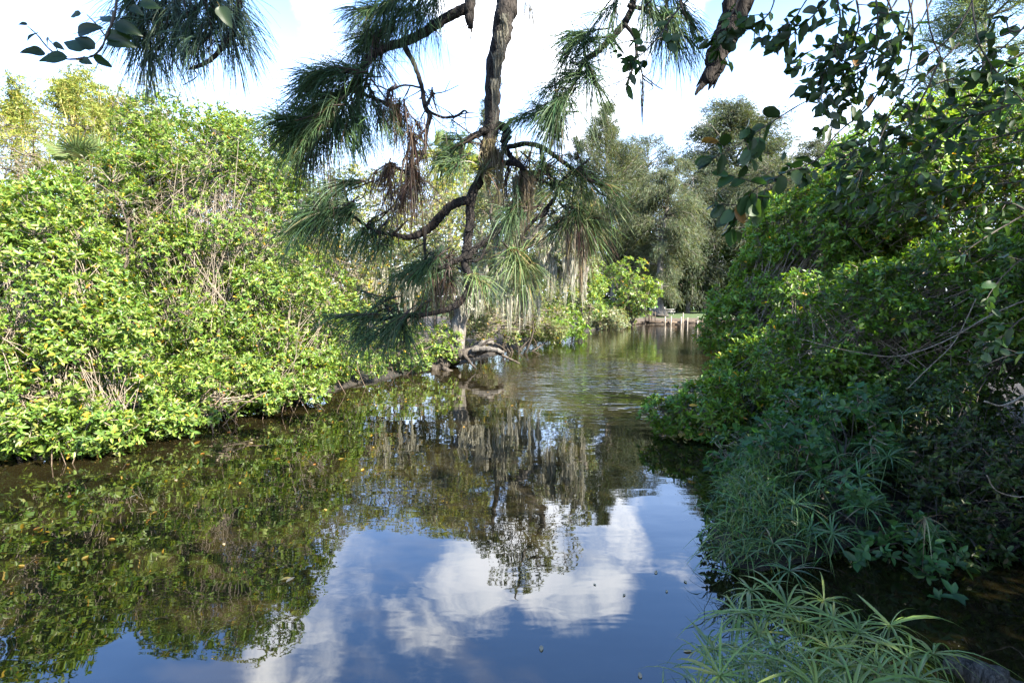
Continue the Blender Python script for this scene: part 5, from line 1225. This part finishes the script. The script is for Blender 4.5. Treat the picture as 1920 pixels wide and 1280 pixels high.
rosettes(fol, rng, cc[ci] + d * cr[ci][:, None] * rng.uniform(.3, 1, (len(ci), 1)), d + [0, 0, .3], 6, .13, .062, OAK, 30, 90, 'dia')
fol.build('crown', MAT['oakleaf'], ro, stuff=True)
TW = [([(1720, -30), (1690, 60), (1620, 130), (1500, 197), (1430, 240), (1390, 268), (1335, 298)], 1.9, .58, 5, .9),
      ([(1700, 40), (1640, 185), (1570, 250), (1530, 300), (1470, 325), (1420, 352), (1390, 380), (1372, 402)], 1.95, .45, 5, .9),
      ([(1800, 80), (1690, 190), (1620, 270), (1560, 305), (1490, 335), (1450, 340)], 2.0, .6, 5, .7),
      ([(1560, -30), (1575, 30), (1565, 90), (1545, 140), (1540, 190)], 1.8, .1, 5, 1),
      ([(1600, -30), (1610, 40), (1590, 110), (1570, 160), (1535, 195)], 1.85, .1, 5, 1),
      ([(1640, -30), (1645, 60), (1620, 130), (1600, 165)], 1.8, .15, 5, .9),
      ([(1530, -30), (1500, 20), (1480, 45), (1465, 70)], 1.8, .3, 4, .8),
      ([(1460, -30), (1445, 20), (1420, 45), (1395, 55)], 1.7, .3, 4, .7),
      ([(1400, -30), (1375, 20), (1360, 60), (1345, 95)], 1.75, .25, 4, .9),
      ([(1330, -40), (1270, 20), (1235, 70), (1200, 105), (1180, 118)], 1.75, .35, 2, .7),
      ([(1700, -30), (1712, 60), (1700, 140), (1665, 225), (1640, 285)], 1.9, .55, 4, .5),
      ([(1820, -30), (1830, 60), (1850, 110), (1900, 170), (1960, 230)], 1.7, .5, 4, .5),
      ([(1735, -30), (1745, 60), (1765, 110), (1780, 165)], 1.8, .7, 3, .4),
      ([(1675, -30), (1640, 100), (1610, 150), (1560, 210), (1540, 245)], 1.9, .6, 4, .7),
      ([(1960, 170), (1870, 205), (1790, 222), (1720, 225), (1660, 245), (1610, 265)], 2.0, .1, 5, 1),
      ([(1960, 230), (1880, 255), (1800, 270), (1730, 285), (1660, 290), (1600, 305), (1560, 310)], 2.05, .05, 6, 1),
      ([(1960, 290), (1870, 310), (1780, 322), (1700, 330), (1640, 360), (1590, 385)], 2.1, .05, 6, 1),
      ([(1960, 330), (1880, 345), (1800, 350), (1740, 375), (1680, 400)], 2.2, .1, 6, .9),
      ([(1960, 380), (1890, 420), (1840, 450), (1800, 480)], 2.1, .2, 5, .6),
      ([(1960, 560), (1900, 610), (1870, 640), (1840, 655)], 2.0, .3, 5, .7),
      ([(1960, 640), (1920, 660), (1880, 670), (1835, 690)], 2.0, .3, 5, .6),
      ([(1960, 470), (1910, 490), (1870, 530), (1850, 560)], 2.0, .3, 5, .5),
      ([(1960, 100), (1900, 130), (1860, 150), (1830, 150)], 1.8, .3, 4, .6), ([(1960, 30), (1900, 60), (1880, 30), (1850, 60)], 1.8, .3, 4, .5),
      ([(1760, 120), (1700, 240), (1640, 300), (1600, 330)], 1.95, .3, 4, .6), ([(1700, -30), (1660, 30), (1600, 75), (1540, 110), (1490, 130)], 1.85, .2, 4, 1),
      ([(1760, -30), (1720, 50), (1660, 100), (1600, 135), (1560, 160)], 1.9, .2, 4, 1), ([(1840, -30), (1790, 60), (1720, 120), (1650, 170), (1590, 200)], 1.95, .25, 4, .9), ([(1580, -30), (1530, 25), (1490, 60), (1455, 90)], 1.8, .2, 4, 1),
      ([(1960, 10), (1880, 90), (1800, 140), (1730, 170), (1690, 200)], 1.95, .25, 4, .9), ([(1960, 130), (1900, 180), (1830, 215), (1760, 260)], 2.0, .2, 4, 1), ([(1650, -30), (1680, 40), (1690, 90), (1670, 130)], 1.85, .2, 4, .9), ([(1960, 420), (1890, 380), (1820, 390), (1760, 410)], 2.1, .2, 4, .8), ([(1900, 100), (1800, 220), (1720, 290)], 1.9, .4, 4, .7)]
cand = []
for ti, (rows, d, s0, r_, dens) in enumerate(TW):
    mb = MB(); R0 = [(x, y, max(.7, 2.0 - 1.4 * i / (len(rows) - 1)), d + .05 * math.sin(i * 1.3 + d * 9)) for i, (x, y) in enumerate(rows)]
    c = limb(mb, rng, R0, d, 6, .25, 6)
    L_ = len(c)
    j = s0 * (L_ - 1); side = 1
    while j < L_ - 1:
        i0 = int(j); p = c[i0, :3] + (c[i0 + 1, :3] - c[i0, :3]) * (j - i0); tn = unit((c[min(i0 + 1, L_ - 1), :3] - c[i0, :3])[None])[0]
        side = -side
        if rng.random() < (.9 if ti < 2 else dens):
            u_ = unit(np.cross(tn, [0, 1, 0])[None])[0] * side
            if rng.random() < .34:      # side twiglet with its own leaves
                e = p + (tn * .7 + u_ * .8 + rng.normal(0, .25, 3)) * rng.uniform(.04, .10)
                tubes(mb, np.stack([p, (p + e) / 2, e])[None], np.array([[.0016, .0013, .001]]), 4)
                for q in range(rng.integers(3, 6)):
                    f = .35 + .65 * q / 4; pp = p + (e - p) * min(f, 1)
                    cand.append((pp, (e - p) / np.linalg.norm(e - p) * .6 + rng.normal(0, .55, 3) + [0, 0, -.25], ti < 2))
            else:
                cand.append((p, tn * .6 + u_ * rng.uniform(.3, 1) + rng.normal(0, .3, 3) + [0, 0, -.3], ti < 2))
        j += rng.uniform(.8, 1.5) if ti < 2 else rng.uniform(.5, 1.15)
    for q in range(3): cand.append((c[-1, :3], tn + rng.normal(0, .5, 3), ti < 2))
    mb.build('twig', MAT['darktwig'], ro, smooth=True)
rng.shuffle(cand)
cand.sort(key=lambda q: not q[2])
for i, (p, t_, big) in enumerate(cand[:300]):
    sz = rng.uniform(.046, .074) if big else rng.uniform(.030, .056)
    nr = np.array([rng.normal(0, .7), rng.normal(-.3, .6), .6 + rng.normal(0, .4)])
    put_leaf(ro, OAL[14] if rng.random() < .02 else OAL[rng.integers(0, 14)], np.array(p), np.array(t_, float), nr, sz)
if len(cand) > 300:
    mb = MB(); rest = cand[300:]; n = len(rest)
    leaves(mb, np.array([p for p, _, _ in rest]), np.array([t_ for _, t_, _ in rest]), rng.normal(0, .6, (n, 3)) + [0, -.3, .6], rng.uniform(.03, .054, n), rng.uniform(.017, .028, n), palette(rng, n, OAK), 'hex', .2, .1)
    mb.build('foliage', MAT['oakleaf'], ro, stuff=True)
# broken limb stub, hollow and dark, hanging among the twigs
mb = MB(); c = limb(mb, rng, [(1760, -640, 34, 2.1), (1560, -400, 30, 2.25), (1450, -180, 27), (1410, -60, 24), (1388, 0, 24), (1372, 40, 22), (1356, 78, 20), (1345, 105, 17), (1336, 128, 15), (1325, 148, 9), (1312, 166, 5), (1303, 178, 2)], 2.3, 12, .10, 5, knots=.10)
for q in range(7):
    a = P(1345 + rng.normal(0, 9), 120 + rng.normal(0, 10), 2.3); e = P(1325 + rng.normal(0, 14), 162 + rng.normal(0, 9), 2.3)
    tubes(mb, np.stack([a, (a + e) / 2 + rng.normal(0, .006, 3), e])[None], np.array([[.016, .012, .003]]), 5, col=(.5, .5, .5))
mb.build('broken_limb', MAT['char'], ro, smooth=False)

# --- pale pine far behind the right bank
bp_ = casuarina(210, 'pale sunlit pine with twisted boughs behind the right bank treetop', base_of(1850, 560, 24), P(1850, -20, 24), [(.55, 2.0), (.7, 2.8), (.9, 2.6), (1, 1.2)], [((.09, .13, .055), 1), ((.12, .16, .07), 1), ((.07, .11, .05), 1)], nb=44, per=330, L=.24, Wd=.026, rise=.3, sag=.1, trunk_r=.2, name='pine_tree')

# --- fine drift gathered along the left bank
rng = np.random.default_rng(215)
n = 2600
f = rng.uniform(0, 1, n) ** 1.0 * (len(LEFT) - 8.001) + 3; i0 = f.astype(int); fr = (f - i0)[:, None]
La = np.array(LEFT, float)
p2 = La[i0] * (1 - fr) + La[i0 + 1] * fr + np.stack([np.abs(rng.normal(0, 1.3, n)) + .3, rng.normal(0, .5, n)], 1)
mb = MB()
a_ = rng.uniform(0, 6.28, n)
leaves(mb, np.column_stack([p2, np.full(n, .004)]), np.stack([np.cos(a_), np.sin(a_), a_ * 0], 1), np.tile([0, 0, 1.0], (n, 1)), rng.uniform(.015, .055, n), rng.uniform(.008, .02, n), palette(rng, n, [((.16, .12, .06), 4), ((.10, .075, .04), 4), ((.32, .22, .06), 1)]), 'dia', .15, .0)
mb.build('floating_litter', MAT['moss'], stuff=True)

# --- leaves floating on the creek
rng = np.random.default_rng(220)
flm = []
for k in range(5):
    mb = MB(); s = np.linspace(0, 1, 6); wd = np.array([.03, .3, .4, .36, .22, 0])
    z = .05 * np.sin(s * 3) + .01
    v = np.stack([np.stack([s - .5, wd * .5, z + .05 * wd], 1), np.stack([s - .5, s * 0, z], 1), np.stack([s - .5, -wd * .5, z + .05 * wd], 1)], 1)
    idx = np.arange(18).reshape(6, 3)
    q = np.concatenate([np.stack([idx[:-1, k_], idx[:-1, k_ + 1], idx[1:, k_ + 1], idx[1:, k_]], -1) for k_ in (0, 1)])
    mb.add(v.reshape(-1, 3), quads=q, col=[(.5, .28, .05), (.55, .38, .10), (.45, .18, .04), (.42, .33, .2), (.5, .32, .06)][k])
    flm.append(mb.mesh('floating_leaf', MAT['soft'], True))
spots = [(545, 1086), (365, 948), (535, 1085), (420, 1020), (160, 1045), (820, 770), (700, 838), (640, 860), (555, 925), (590, 870), (610, 955), (650, 900), (780, 760), (735, 905), (860, 745), (890, 770), (760, 810), (915, 735), (870, 800), (705, 760), (640, 790), (500, 890), (450, 905), (330, 900), (290, 960), (250, 930), (130, 930), (70, 990), (40, 1060), (210, 1010), (1250, 1108), (1115, 1095), (1230, 1072), (1285, 1090), (1170, 1115), (1015, 1215), (1290, 1220), (1200, 1265), (430, 810), (560, 800), (470, 830), (600, 770), (850, 720), (960, 760), (1060, 790), (240, 870), (380, 850), (520, 860), (680, 880), (790, 850)]
for i, (x, y) in enumerate(spots):
    o = bpy.data.objects.new('floating_leaf', flm[(3 if y > 1060 and x > 900 else int(rng.integers(0, 5)))]); COL.objects.link(o)
    o.location = W(x, y, .004); o.rotation_euler = (0, 0, rng.uniform(0, 6.28)); s = rng.uniform(.07, .13) * (.7 if y > 1060 and x > 900 else 1); o.scale = (s, s, s)
    hue = ['deep yellow', 'pale straw', 'orange', 'tan', 'golden'][flm.index(o.data)]
    tag(o, 'small %s fallen leaf floating on the calm brown water' % hue if not (y > 1060 and x > 900) else 'tiny pale leaf scrap floating where the sky mirrors blue', 'leaf', 'leaves floating on the creek')
